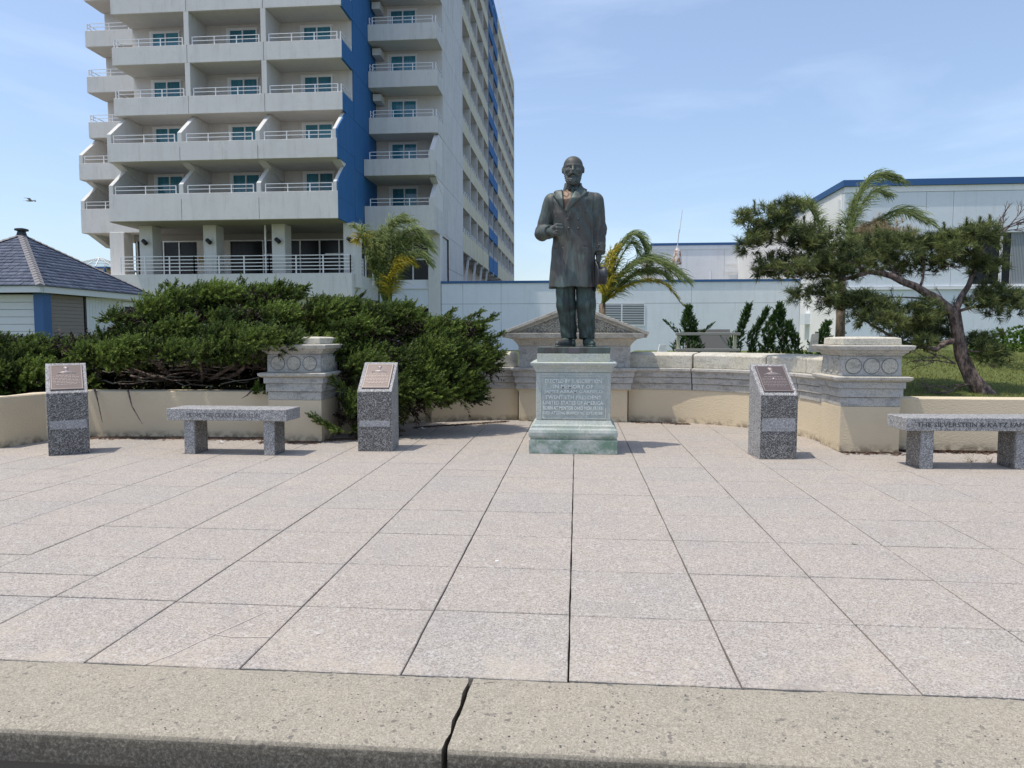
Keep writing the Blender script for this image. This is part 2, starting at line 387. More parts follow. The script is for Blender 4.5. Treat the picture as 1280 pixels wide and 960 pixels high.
# kerb: two long concrete stones with a rounded nose and a ragged open joint
kerb = empty('kerb', (1.5 - 1.5 * cos(.0095) + 2.5 * sin(.0095), 2.5 - 1.5 * sin(.0095) - 2.5 * cos(.0095), 0), .0095, kind='structure')
def jx(y): return -.395 + (y - 2.09) * .035 + .005 * sin(y * 41) + .003 * sin(y * 143) + .008 * max(0, (y - 2.28))
def kerbseg(x0, x1, seed, joint):
    prof = [(2.535, -.10), (2.535, -.004), (2.50, .001), (2.42, .0015), (2.33, .001), (2.24, 0), (2.17, -.001), (2.13, -.003), (2.112, -.007), (2.100, -.014), (2.094, -.025), (2.092, -.05), (2.093, -.085), (2.095, -.118), (2.12, -.122)]
    nx = 340; vs = []; n = len(prof)
    for i in range(nx + 1):
        t = i / nx
        for j, (y, z) in enumerate(prof):
            a = x0 if joint != 'l' else jx(y) + .0095 + .0022 * sin(y * 97) + .0012 * sin(y * 231)
            b = x1 if joint != 'r' else jx(y) - .0075
            x = a + (b - a) * t
            q = mn.noise(Vector((x * 9, y * 9, z * 9 + seed))) * .0025 + mn.noise(Vector((x * 35, y * 35, z * 35 + seed))) * .0016
            e = 1 if 2 <= j <= 12 else .3
            vs.append(((x), y + q * e * (1 if j > 6 else 0) + (mn.noise(Vector((x * 6, seed, 0))) * .012 + mn.noise(Vector((x * 41, seed, 3))) * .006 if j < 2 else 0), z + q * e * (1 if j <= 8 else .2)))
    fs = []
    for i in range(nx):
        for j in range(n - 1):
            a = i * n + j; fs.append((a, a + n, a + n + 1, a + 1))
    fs += [tuple(range(n))[::-1], tuple(range(nx * n, nx * n + n))]
    me = bpy.data.meshes.new('kerb_stone'); me.from_pydata(vs, [], fs); me.materials.append(M_kerb)
    return link('kerb_stone', me, kerb)
kerbseg(-5.0, 0, 1, 'r'); kerbseg(0, 5.0, 9, 'l')
tag(MB().box(-5.0, 5.0, 2.16, 2.56, -.34, -.124).build('kerb_riser', M_dirt, kerb))
# dark pebbles showing in the kerb top
r = random.Random(3); mb = MB()
for k in range(420):
    x = r.uniform(-1.9, 1.9) if k < 260 else r.gauss(.1, .6); y = 2.50 - abs(r.gauss(0, .18)) if k % 2 else r.uniform(2.12, 2.5)
    if y < 2.12 or abs(x - jx(y)) < .03: continue
    s_ = r.uniform(.0010, .0030); a = r.uniform(0, pi)
    pts = [(x + s_ * 1.5 * cos(a + t), y + s_ * sin(a + t)) for t in (0, 1.1, 2.2, 3.3, 4.4, 5.4)]
    mb.add([(u, w, .0008) for u, w in pts] + [(x, y, .0032)], [(q, (q + 1) % 6, 6) for q in range(6)])
tag(mb.build('exposed_pebbles', M_peb, kerb), kind='stuff')

# light scratches and a spot of old gum on the near slabs, small fissure beside the kerb joint
def gpt(px, py, z):
    d = _F + _R * ((px - 640) / FPX) - _U * ((py - 480) / FPX); t = (z - EYE) / d.z; return Vector((d.x * t, d.y * t, z))
M_scr = Mat('pale_scratch', (.50, .45, .40), .9).m
for pts in (((178, 831), (215, 818), (255, 799), (300, 779), (333, 764)), ((252, 785), (262, 792), (290, 796), (338, 796))):
    P = [gpt(a, b, .0022) for a, b in pts]; mb = MB(); V_ = []
    for a, b in zip(P[:-1], P[1:]):
        n_ = (b - a).cross(Vector((0, 0, 1))).normalized() * .0022; V_ += [a - n_, a + n_, b + n_, b - n_]
    mb.add(V_, [tuple(range(k, k + 4)) for k in range(0, len(V_), 4)]).build('scratch', M_scr, plaza)
for px, py, s_ in ((621, 701, .013), (890, 735, .008), (1165, 700, .008), (398, 792, .010)):
    c = gpt(px, py, .0022); MB().add([c + Vector((s_ * cos(t) * random.uniform(.7, 1.2), s_ * sin(t) * random.uniform(.7, 1.2), 0)) for t in np.linspace(0, 5.6, 9)], [tuple(range(9))]).build('gum_spot', M_frame if px == 621 else M_scr, plaza)
fx = jx(2.49); MB().add([(fx + .012, 2.486, .0022), (fx + .05, 2.494, .0022), (fx + .10, 2.510, .0022), (fx + .05, 2.488, .0022)], [(0, 1, 2, 3)]).build('hairline_crack', M_lampblk, kerb)
# raised bed behind the walls: lawn terrain
def terr(x, y):
    w = wall_y(x); t = max(0, min(1, (y - w - .2) / 5.0)); t = t * t * (3 - 2 * t)
    base = .50 if abs(x) > 3.4 else .40
    q = max(0, min(1, (x - .34 * y) / (.06 * y) + .5)); q = q * q * (3 - 2 * q)
    return base + (.90 - base) * t * q + .03 * sin(x * .7 + y * .45) * t * q - (.12 * t * (1 - q))
vs = []; fs = []; xs = list(np.arange(-30, -8, 2)) + list(np.arange(-8, 10, .25)) + list(np.arange(10, 60, 3)); ny = 40
for x in xs:
    w = wall_y(x) + (.25 if abs(x) > 3.6 else .42)
    for j in range(ny):
        y = w + 60 * (j / (ny - 1)) ** 2.6
        vs.append((x, y, terr(x, y)))
for i in range(len(xs) - 1):
    for j in range(ny - 1):
        a = i * ny + j; fs.append((a, a + ny, a + ny + 1, a + 1))
me = bpy.data.meshes.new('lawn_terrain'); me.from_pydata(vs, [], fs); me.materials.append(M_lawn)
me.polygons.foreach_set('use_smooth', [True] * len(fs)); tag(link('lawn', me), kind='structure')
vs = [(x, y + 55, .85) for x, y in ((-300, 0), (300, 0), (300, 700), (-300, 700))]
vs = [(-300, 9, .3), (-30, 9, .45), (-30, 67, .88), (-300, 67, .88), (60, 9, .45), (300, 9, .3), (300, 67, .88), (60, 67, .88)]
tag(MB().add(vs, [(0, 1, 2, 3), (4, 5, 6, 7)]).add([(-300, 66.9, .87), (300, 66.9, .87), (300, 700, .87), (-300, 700, .87)], [(0, 1, 2, 3)]).build('back_ground', M_ground), kind='structure')
# grass blades
n = 70000; P = []
x = RNG.uniform(3.2, 13.5, n); w = np.array([wall_y(q) for q in x]); y = w + .28 + 8.5 * RNG.random(n) ** 1.5
z = np.array([terr(a, b) for a, b in zip(x, y)])
h = RNG.uniform(.015, .038, n); a = RNG.uniform(0, 2 * pi, n); ww = RNG.uniform(.004, .008, n) * (1 + (y - 8) * .08)
V = np.empty((n, 3, 3)); V[:, 0] = np.stack([x - ww * np.cos(a), y - ww * np.sin(a), z - .005], 1); V[:, 1] = np.stack([x + ww * np.cos(a), y + ww * np.sin(a), z - .005], 1)
V[:, 2] = np.stack([x + RNG.normal(0, .012, n), y + RNG.normal(0, .012, n), z + h], 1)
tn = np.repeat(np.clip(RNG.normal(.55, .25, n) + .25 * np.sin(x * 2.1) * np.sin(y * 1.7), 0, 1), 3)
tag(npmesh('grass', V.reshape(-1, 3), np.arange(3 * n).reshape(-1, 3), M_grass, tint=tn), 'short green lawn grass on the mound behind the right planter wall', 'grass', kind='stuff')

# ---------------------------------------------------------------- exedra wall with pedimented block and two piers
ex = empty('memorial_wall', (0, 0, 0), label='curved weathered stone memorial wall with a pedimented centre block and panelled end piers', cat='wall')
def smooth_poly(pts, n=28):
    P = [Vector((p[0], p[1], 0)) for p in pts]; P = [P[0] * 2 - P[1]] + P + [P[-1] * 2 - P[-2]]; out = []
    for i in range(1, len(P) - 2):
        for k in range(n // (len(P) - 3)):
            t = k / (n // (len(P) - 3)); a, b, c, d = P[i - 1:i + 3]
            out.append(.5 * ((2 * b) + (c - a) * t + (2 * a - 5 * b + 4 * c - d) * t * t + (3 * b - a - 3 * c + d) * t ** 3))
    out.append(P[-2]); return [(v.x, v.y) for v in out]
def sweep(path, prof, side):
    """closed profile of (outward offset, z) swept along a plan path"""
    vs = []; n = len(prof); m = len(path)
    for i, (x, y) in enumerate(path):
        a = path[max(i - 1, 0)]; b = path[min(i + 1, m - 1)]; t = Vector((b[0] - a[0], b[1] - a[1], 0)).normalized()
        nr = Vector((t.y, -t.x, 0)) * side
        vs += [(x + nr.x * o, y + nr.y * o, z) for o, z in prof]
    fs = [tuple(range(n)), tuple(range((m - 1) * n, m * n))[::-1]]
    for i in range(m - 1):
        for k in range(n): a = i * n + k; b = i * n + (k + 1) % n; fs.append((a, a + n, b + n, b))
    return MB().add(vs, fs)
PR = smooth_poly([(.76, 10.57), (1.6, 10.40), (2.33, 9.92), (2.76, 9.2), (2.88, 8.58)], 32)
PL = [(-.11 - x, y + (.0 if x < 2 else .1)) for x, y in PR]; PL[-1] = (PL[-1][0], PL[-1][1] + .1)
TH = .42
base_p = [(0, .0), (0, .472), (-TH, .472), (-TH, .0)]
tier_p = [(.012, .474), (.014, .562), (.004, .566), (.034, .570), (.036, .652), (.024, .656), (.054, .660), (.058, .735), (.078, .742), (.092, .750), (.092, .783), (.010, .790), (-TH, .790), (-TH, .474)]
cap_p = [(.0, .792), (.002, .965), (-.012, .982), (-.10, .996), (-TH + .03, 1.012), (-TH, .99), (-TH, .792)]
def part(path, a, b): 
    n = len(path) - 1; i0, i1 = a * n, b * n; out = []
    for k in range(13):
        t = i0 + (i1 - i0) * k / 12; q = min(int(t), n - 1); f = t - q
        out.append((path[q][0] + (path[q + 1][0] - path[q][0]) * f, path[q][1] + (path[q + 1][1] - path[q][1]) * f))
    return out
for path, side in ((PR, 1), (PL, -1)):
    sweep(path, base_p, side).build('stucco_base', M_stucco, ex)
    for a, b in ((.004, .262), (.267, .52), (.525, .76), (.765, 1.0)):
        sweep(part(path, a, b), tier_p, side).build('moulded_stone', M_stoneG, ex, bevel=.003)
    for a, b in ((.0, .262), (.268, .575), (.579, .80), (.804, 1.0)):
        sweep(part(path, a, b), cap_p, side).build('cap_stone', M_stonew, ex, bevel=.008, seg=2)
# centre block
MB().box(-.845, .735, 10.42, 10.95, 0, .474).build('stucco_base', M_stucco, ex)
rect = lambda a, b, c, d, prof, m, par, name, bev=.003: MB().rect(a, b, c, d, prof).build(name, m, par, bevel=bev)
cb = rect(-.865, .765, 10.40, 10.97, [(.476, .015), (.562, .017), (.566, .005), (.570, .037), (.652, .039), (.656, .027), (.660, .055), (.735, .06), (.742, .078), (.752, .092), (.783, .092), (.790, .0)], M_stoneG, ex, 'centre_block')
rect(-.85, .77, 10.42, 10.95, [(.792, 0), (1.105, 0)], M_stoneG, cb, 'block_body')
rect(-.85, .77, 10.42, 10.95, [(1.107, .002), (1.12, .01), (1.15, .03), (1.18, .06), (1.205, .085), (1.212, .12), (1.222, .17), (1.29, .185), (1.295, .13)], M_stone, cb, 'cornice')
M_tymp = limestone('tympanum_stone', (.26, .245, .215), (.30, .28, .24), .3)
# pediment: tympanum + raking cornices + foliate relief
apx, apz = -.04, 1.70; xl, xr_, ez = -1.075, .995, 1.300
MB().prism([(xl + .10, 1.296), (xr_ - .10, 1.296), (apx, apz - .075)], 'y', 10.315, 10.99).build('tympanum', M_tymp, cb)
for x0, s_ in ((xl, 1), (xr_, -1)):
    a = math.atan2(apz - ez, abs(apx - x0)); L = math.hypot(apz - ez, apx - x0)
    for (d0, d1, yf) in ((-.075, -.045, 10.290), (-.045, -.030, 10.268), (-.030, .012, 10.235)):
        # rectangular bar along the rake, mitred at the apex
        ux, uz = (apx - x0) / L, (apz - ez) / L; nx_, nz_ = -uz * s_, ux * s_
        p0 = (x0 - ux * .02, ez - uz * .02); p1 = (apx, apz)
        def off(p, d): return (p[0] + nx_ * d, p[1] + nz_ * d)
        def meet(d): return (apx, apz + d / abs(ux))
        poly = [off(p0, d0), meet(d0), meet(d1), off(p0, d1)]
        if s_ < 0: poly = poly[::-1]
        MB().prism(poly, 'y', yf, 11.0).build('raking_cornice', M_stone, cb, bevel=.003)
mb = MB(); r = random.Random(5)
for k in range(420):
    x = r.uniform(xl + .22, xr_ - .22); hmax = (apz - .15 - 1.31) * (1 - abs(x - apx) / 1.0)
    if hmax < .03: continue
    z = 1.312 + r.random() ** 1.2 * hmax; a = r.uniform(0, 2 * pi); s_ = r.uniform(.014, .032)
    c = Vector((x, 10.312, z)); u = Vector((cos(a), 0, sin(a))) * s_; v = Vector((-sin(a), 0, cos(a))) * s_ * .42
    mb.add([c - u, c + v, c + u, c - v, c + Vector((0, -.022, 0))], [(0, 4, 1), (1, 4, 2), (2, 4, 3), (3, 4, 0)])
    if k % 3 == 0:
        pts = [c + Vector((cos(a + t) * s_ * 1.3, -.004, sin(a + t) * s_ * 1.3)) for t in np.linspace(0, 4, 7)]
        mb.tube(pts, .006, 4)
tag(mb.build('foliate_relief', M_stone, cb), kind='stuff')
# piers
def pier(x0, x1, y0, dz, lab):
    y1 = y0 + .60
    p = MB().box(x0, x1, y0, y1, 0, .492).build('pier', M_stucco, ex, bevel=.004); p['label'] = lab
    e = .035
    for z0, o in ((.494, .0), (.594, .018), (.690, .036)):
        MB().box(x0 - o, x1 + o, y0 - o, y1 + o, z0, z0 + .096 if z0 < .6 else z0 + .07).build('moulded_stone', M_stoneG, p, bevel=.004)
    MB().rect(x0, x1, y0, y1, [(.762, .05), (.775, .075), (.783, .085), (.812, .088), (.820, .05)]).build('ledge', M_stone, p, bevel=.003)
    MB().box(x0 + .0, x1 - .0, y0 + .0, y1, .822, 1.035).build('frieze', M_stoneG, p, bevel=.004)
    for k in range(3):
        cx = x0 + (x1 - x0) * (.2 + .3 * k)
        th = [2 * pi * t / 28 for t in range(28)]
        MB().prism([(cx + .080 * cos(t), .928 + .080 * sin(t)) for t in th], 'y', y0 - .009, y0 + .02).build('disc', M_stone, p, bevel=.004)
        cy = y0 + .6 * (.2 + .3 * k)
        for xf in (x0 - .009, x1 - .02): MB().prism([(cy + .080 * cos(t), .928 + .080 * sin(t)) for t in th], 'x', xf, xf + .029).build('disc', M_stone, p, bevel=.004)
        mbx = MB()
        mbx.prism([(cx + .087 * cos(t), .928 + .087 * sin(t)) for t in th], 'y', y0 - .0035, y0 + .02).build('disc_rim', M_joint, p)
    MB().rect(x0, x1, y0, y1, [(1.037, .004), (1.05, .02), (1.062, .022), (1.070, .045), (1.085, .05), (1.095, .055), (1.10, .085), (1.138, .098), (1.148, .094), (1.152, .05)]).build('cornice', M_stone, p, bevel=.003)
    MB().rect(x0, x1, y0, y1, [(1.154, -.005), (1.225, -.008), (1.238, -.06), (1.243, -.25)]).build('top_block', M_stonew, p, bevel=.005)
    return p
pier(2.83, 3.45, 7.95, 0, 'right end pier with three round discs, clear of plants')
pier(-3.65, -3.0, 8.16, 0, 'left end pier half covered by juniper')
# low planter walls
def planter(path, label, side):
    o = sweep(path, [(0, 0), (0, .56), (-.012, .572), (-.22, .572), (-.22, 0)], side).build('planter_wall', M_stucco)
    return tag(o, label, 'wall')
planter([(-13, 6.0), (-6.40, 7.33), (-6.30, 7.93), (-6.05, 8.28), (-5.0, 8.38), (-3.66, 8.43)], 'low beige stucco planter wall under the spreading junipers on the left', 1)
planter([(3.46, 8.17), (6.0, 8.14), (11.5, 8.08)], 'low beige stucco planter wall in front of the lawn mound on the right', 1)

# ---------------------------------------------------------------- statue pedestal
ped = empty('statue_pedestal', (-.035, 8.0, 0), label='square grey green stone pedestal with raised inscription under the bronze statue', cat='pedestal')
def R4(h, d, prof, name, m, bev=.004, seg=2, hy=None):
    return MB().rect(-h, h, -(hy or h), (hy or h), prof).build(name, m, ped, bevel=bev, seg=seg)
R4(.468, 0, [(0, 0), (.15, 0)], 'plinth', M_ped, .006)
R4(.44, 0, [(.152, .012), (.165, .012), (.172, .022), (.19, .03), (.225, .032), (.255, .024), (.272, .006), (.284, .004)], 'torus_moulding', M_ped)
R4(.40, 0, [(.286, .04), (.296, .035), (.31, .018), (.335, .006), (.352, 0)], 'scotia_moulding', M_ped)
die = R4(.395, 0, [(.354, 0), (.862, 0)], 'die', M_ped, .006)
R4(.395, 0, [(.864, .004), (.885, .012), (.90, .014), (.915, .03), (.928, .035), (.94, .055), (.962, .060), (.972, .055), (.976, .01)], 'cornice', M_ped)
R4(.388, 0, [(.978, 0), (1.062, -.002)], 'top_block', M_ped)
fr = MB()
for a in ((-.352, .352, .812, .826), (-.352, .352, .366, .38)): fr.box(a[0], a[1], -.4012, -.39, a[2], a[3])
for a in (-.352, .338): fr.box(a, a + .014, -.4014, -.39, .381, .811)
fr.build('panel_border', M_ped, die, bevel=.002)
m_ = Mat('sunk_panel_stone', (.34, .38, .365), .9); m_.mix(m_.ramp(m_.noise(24, detail=6), .4, .6), (.43, .47, .44)); m_.bump(m_.noise(60, detail=5), .5, .005)
MB().box(-.337, .337, -.3972, -.39, .381, .811).build('sunk_panel', m_.m, die)
for i, (tx, wd) in enumerate((('ERECTED BY SUBSCRIPTION', .60), ('IN MEMORY OF', .42), ('JAMES ABRAM GARFIELD', .62), ('TWENTIETH PRESIDENT', .60), ('UNITED STATES OF AMERICA', .635), ('BORN AT MENTOR OHIO NOV.19.1831', .635), ('DIED AT LONG BRANCH N.J. SEPT.19.1881', .635))):
    text('inscription', tx, M_pedL, die, wd, .041, up_text(0, -.3965, .750 - i * .0575), .009, bold=.022)
plin = MB().box(-.383, .383, -.383, .383, 1.064, 1.132).build('bronze_base_plate', M_brz, ped, bevel=.004)
MB().box(-.055, .065, -.3862, -.38, 1.068, 1.126).build('name_tablet', Mat('tablet', (.115, .105, .115), .5, .3).m, plin, bevel=.002)

# ---------------------------------------------------------------- granite markers with bronze plaques
def marker(x, y, ang, label, band, lamp=None):
    w, d, hf, hb = .375, .375, .655, .955
    t = empty('granite_marker', (x, y, 0), ang, label=label, cat='marker', group='slant-topped granite markers with bronze plaques')
    MB().prism([(0, 0), (d, 0), (d, hb), (0, hf)], 'x', 0, w).build('block', M_granL, t, bevel=.004)
    MB().box(.003, w - .003, -.003, .02, .003, hf - .005).build('polished_face', M_granD, t, bevel=.001)
    sl_ = math.atan2(hb - hf, d); L = math.hypot(hb - hf, d)
    T = Matrix.Translation((0, 0, hf)) @ Matrix.Rotation(sl_, 4, 'X')
    pq = MB().box(.04, w - .035, .04, L - .045, 0, .012, T).build('bronze_plaque', M_plq, t, bevel=.002)
    bm = MB()
    for q in ((.048, w - .043, .048, .054), (.048, w - .043, L - .059, L - .053)): bm.box(q[0], q[1], q[2], q[3], .012, .0145, T)
    for q in (.048, w - .049): bm.box(q, q + .006, .054, L - .059, .012, .0143, T)
    bm.build('plaque_border', M_plr, pq)
    # portrait relief: head and shoulders with drapery
    b2 = MB(); cx, cy = w / 2 + .004, L - .13
    def dome(cx, cy, rx, ry, h, n=12):
        ring = [(cx + rx * cos(2 * pi * k / n), cy + ry * sin(2 * pi * k / n), .012) for k in range(n)]
        r2 = [(cx + rx * .6 * cos(2 * pi * k / n), cy + ry * .6 * sin(2 * pi * k / n), .012 + h * .75) for k in range(n)]
        b2.add([T @ Vector(v) for v in ring + r2 + [(cx, cy, .012 + h)]], [(k, (k + 1) % n, n + (k + 1) % n, n + k) for k in range(n)] + [(n + k, n + (k + 1) % n, 2 * n) for k in range(n)])
    dome(cx, cy + .030, .022, .030, .012); dome(cx - .012, cy + .04, .017, .02, .01); dome(cx, cy - .012, .012, .016, .008)
    dome(cx, cy - .038, .060, .020, .010)
    for s_ in (-1, 1):
        for k in range(4): dome(cx + s_ * (.035 + .014 * k), cy - .040 - .004 * k, .012, .006, .007, 8)
    b2.build('portrait_relief', M_plr, pq, smooth=True)
    b3 = MB(); rr = random.Random(int(x * 100))
    for row in range(7):
        yy = L - .225 - row * .0235; xx = .065 + (.03 if row in (0, 6) else 0); end = w - .065 - (.03 if row in (0, 6) else 0)
        while xx < end:
            ww_ = rr.uniform(.012, .035); b3.box(xx, min(xx + ww_, end), yy, yy + .008, .012, .0145, T); xx += ww_ + .008
    b3.build('raised_text_lines', M_plr, pq)
    z0, z1 = band
    bd = MB().box(.02 if z1 - z0 < .12 else .018, w - .022, -.0062, 0, z0, z1).build('inscription_band', M_granBand, t, bevel=.001)
    tw = MB()
    return t
m1 = marker(-5.475, 6.91, rad(37.5), 'granite marker leftmost of the three, in front of the left planter wall corner', (.275, .365))
m2 = marker(-2.36, 7.51, rad(3.5), 'granite marker in front of dark juniper, between the left bench and the statue', (.27, .335))
m3 = marker(1.855, 7.39, rad(4.5), 'granite marker right of the statue, with a tall pale band', (.285, .415))
MB().prism([(.012 * cos(t) * .6, .012 * sin(t) * .6) for t in np.linspace(0, 5.6, 8)], 'z', 0, .006, Matrix.Translation((.18, .17, .81)) @ Matrix.Rotation(.67, 4, 'X')).build('white_spot', M_frame, m3)

# ---------------------------------------------------------------- granite benches
def bench(x, y, ang, label, txt, tw, tx, em=None):
    t = empty('granite_bench', (x, y, 0), ang, label=label, cat='bench', group='granite benches with engraved seats')
    MB().box(0, 1.31, 0, .36, .365, .487).build('seat', M_granL, t, bevel=.004)
    for a in (.165, 1.04): MB().box(a, a + .115, .035, .30, 0, .364).build('leg', M_granD if False else M_granL, t, bevel=.004)
    for a in (.165, 1.04):
        MB().box(a - .002, a + .117, .06, .298, .004, .362).build('darker_side', M_granD, t)  # leg sides in the darker of the two granites
    text('engraved_lettering', txt, em or M_eng, t, tw, .044, up_text(tx, -.0005, .402), .0012)
    return t
bench(3.065, 6.93, rad(3.6), 'grey granite bench at the right, in front of the right planter wall', 'THE SILVERSTEIN & KATZ FAMILIES', 1.13, .665)
bench(-4.30, 7.13, rad(-.5), 'grey granite bench on the left between two slant-topped markers', 'FROM THE CLARE & SCULLIN', .80, .62, M_engl)

# ---------------------------------------------------------------- hotel tower
ht = empty('hotel', (-14, 45, 0), label='tall grey concrete hotel with stepped balconies and a deep blue side wall', cat='building')
def bx(name, x0, x1, y0, y1, z0, z1, m, par=None, bev=0):
    o = MB().box(x0, x1, y0, y1, z0, z1).build(name, m, par or ht, bevel=bev)
    if par is None or par is ht: o.location = (14, -45, 0)      # geometry is in world metres, parent empty sits at (-14, 45)
    return o
def hb(mb, name, m, par=None, bev=0, smooth=False):
    o = mb.build(name, m, par or ht, bevel=bev, smooth=smooth)
    if par is None: o.location = (14, -45, 0)
    return o
T = [8.85 + 2.7 * k for k in range(10)]
# bodies behind the recesses
bx('wall', -25.4, -12.55, 39.9, 58, 7.45, 34, M_wallin)
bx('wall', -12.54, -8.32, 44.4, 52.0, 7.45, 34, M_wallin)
bx('wall', -29.6, -25.42, 43.7, 58, 7.45, 34, M_wallin)
bx('wall', -22, -9.9, 52.02, 94.6, .7, 34.2, M_wallin)
win_cache = {}
def window(x, y, z0, z1, w=1.66, par=None):
    """white framed two-pane sliding window facing -Y"""
    h = round(z1 - z0, 3)
    if (h, w) not in win_cache:
        f = MB(); t = .075
        for a in ((-w / 2, w / 2, h - t, h), (-w / 2, w / 2, 0, t)): f.box(a[0], a[1], -.07, .02, a[2], a[3])
        for a in (-w / 2, w / 2 - t, -t / 2 - .02): f.box(a, a + t, -.072, .02, t, h - t)
        f.box(-w / 2 - .16, -w / 2 - .03, -.03, .02, 0, h + .08); f.box(-w / 2 - .03, w / 2 + .05, -.03, .02, h + .01, h + .08)
        o = f.build('window', M_frame); p = [MB().box(-w / 2 + t, -t / 2 - .02, -.02, .015, t, h - t).build('pane', M_glass, o),
                                             MB().box(t / 2 - .0, w / 2 - t, -.035, .01, t, h - t).build('pane', M_glass, o)]
        win_cache[h, w] = (o.data, [q.data for q in p])
        bpy.data.objects.remove(o)
        for q in p: bpy.data.objects.remove(q)
    win_me = win_cache[h, w]
    o = link('window', win_me[0], par or ht); o.location = (x + 14, y - 45, z0)
    for q in win_me[1]:
        c = link('pane', q, o)
    return o
def railing(pts, z, posts=3, rails=(.0, -.20), h=.42, bot=.0, r=.022, par=None, name='balcony_railing'):
    mb = MB()
    for (a, b) in zip(pts[:-1], pts[1:]):
        a = Vector((*a, z)); b = Vector((*b, z)); n = max(1, int(round((b - a).length / 1.4)))
        for q in rails: mb.tube([a + Vector((0, 0, h + q)), b + Vector((0, 0, h + q))], r, 4)
        for k in range(n + 1):
            p = a.lerp(b, k / n); mb.box(p.x - r, p.x + r, p.y - r, p.y + r, z - .02, z + h)
    return hb(mb, name, M_rail)
def balcony(x0, x1, yf, yw, zt, ph, joints, mside_r=None, fin=False, lvl0=False):
    zb = zt - ph
    xs_ = [x0] + joints + [x1]
    for a, b in zip(xs_[:-1], xs_[1:]):
        p = bx('balcony_parapet', a + .012, b - .012, yf, yf + .16, zb, zt, M_wall, bev=.012)
        rl = railing([(a + .28, yf + .08), (b - .28, yf + .08)] if not fin else [(a + .35, yf + .08), (b - .32, yf + .08)], zt)
    bx('balcony_slab', x0 + .01, x1 - .14, yf + .162, yw + .1, zb + .005, zb + .2, M_wallin)
    bx('balcony_side', x0, x0 + .14, yf + .163, yw - .0, zb, zt - .003, M_wall)
    bx('balcony_side', x1 - .135, x1 + .0, yf + .012, yw - .0, zb + .001, zt - .002, mside_r or M_wall)
    if not fin:
        railing([(x1 - .1, yf + .1), (x1 - .1, yw)], zt); railing([(x0 + .1, yf + .1), (x0 + .1, yw)], zt)
def finw(x, yf, yw, zt, m, th=.24, soff=None):
    """sloping side wall of the two lowest balcony rows"""
    poly = [(yf + .004, zt - .3), (yf + .004, zt + .48), (yf + .55, zt + .95), (yf + 1.35, zt + 1.62), (yf + 1.5, zt + 1.74), (yw, zt + 1.74), (yw, zt - .3)]
    hb(MB().prism(poly, 'x', x - th / 2, x + th / 2), 'sloping_fin', m, bev=.01)
def haunch(x, yf, yw, zb, m, th=.5):
    hb(MB().prism([(yf + .5, zb), (yw, zb), (yw, zb - .62), (yw - .55, zb - .62)], 'x', x - th / 2, x + th / 2), 'bracket', m)
LX = [-25.4, -21.1, -16.8, -12.5]
for k in range(10):
    lo = k < 2; yf = 37.0 if lo else 38.0; ph = 1.43 if k == 0 else .98 if k == 1 else .95
    balcony(-25.4 if not lo else -25.2, -12.5, yf, 39.9, T[k], ph, [-21.1, -16.8], M_blue, lo)
    if lo:
        for x in (-25.06, -21.1, -16.8): finw(x, yf, 39.9, T[k], M_wall)
        finw(-12.66, yf, 39.9, T[k], M_wall, .18)
        hb(MB().prism([(yf + .01, T[k] - .31), (yf + .01, T[k] + .47), (yf + .56, T[k] + .94), (yf + 1.36, T[k] + 1.61), (yf + 1.5, T[k] + 1.73), (39.9, T[k] + 1.73), (39.9, T[k] - .31)], 'x', -12.56, -12.49), 'blue_fin', M_blue)
        if k == 1:
            for x in (-25.0, -21.1, -16.8, -12.75): haunch(x, yf, 39.9, T[k] - ph, M_wall, .45)
    else:
        for x in (-21.1, -16.8): bx('partition', x - .14, x + .14, 38.002, 39.9, T[k] - .003, T[k] + 1.75, M_wall)
    for i in range(3): window((LX[i] + LX[i + 1]) / 2 + (.15 if i else -.1), 39.88, T[k] - .74, T[k] + (1.60 if lo else 1.50))
    # middle wing
    yf2 = 41.6 if lo else 42.7
    balcony(-12.48, -8.3, yf2, 44.4, T[k], ph if k != 1 else .95, [], M_wall2, lo)
    if lo:
        finw(-8.45, yf2, 44.39, T[k], M_wall, .27); 
        if k == 1: haunch(-8.5, yf2, 44.4, T[k] - ph, M_wall, .4)
    else: bx('drain_box', -12.4, -11.9, 43.4, 44.35, T[k] + 1.2, T[k] + 1.6, M_wall)
    window(-10.72, 44.38, T[k] - .74, T[k] + (1.60 if lo else 1.50))
    # far left wing
    yf3 = 41.0 if lo else 42.0
    balcony(-29.75, -25.45, yf3, 43.7, T[k], ph, [], M_wall, lo)
    if lo: finw(-29.6, yf3, 43.7, T[k], M_wall); haunch(-29.5, yf3, 43.7, T[k] - ph, M_wall, .4)
# blue wall with pour joints
bw = bx('blue_wall', -12.56, -12.485, 39.9, 44.38, 7.44, 34, M_blue)
g = MB()
for k in range(10): g.box(-12.49, -12.480, 39.92, 42.6, T[k] - .98, T[k] - .955)
hb(g, 'wall_joints', Mat('blue_joint', (.012, .05, .16), .8).m)
# blank side wall, panels cast storey by storey
zz = [.7, 4.0, 6.6] + [t - .95 for t in T[0:]] + [34.2]
zz = [.7, 3.2, 5.6, 7.6] + [t - .95 for t in T[1:]] + [34.2]
for a, b in zip(zz[:-1], zz[1:]):
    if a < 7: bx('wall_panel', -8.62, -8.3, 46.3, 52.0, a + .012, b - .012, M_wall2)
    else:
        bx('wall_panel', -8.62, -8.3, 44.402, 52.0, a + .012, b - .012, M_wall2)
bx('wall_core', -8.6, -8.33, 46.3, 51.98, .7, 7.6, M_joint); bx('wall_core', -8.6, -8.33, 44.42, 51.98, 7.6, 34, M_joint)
bx('wall', -9.9, -8.42, 44.41, 46.3, .7, 7.4, M_wall2)
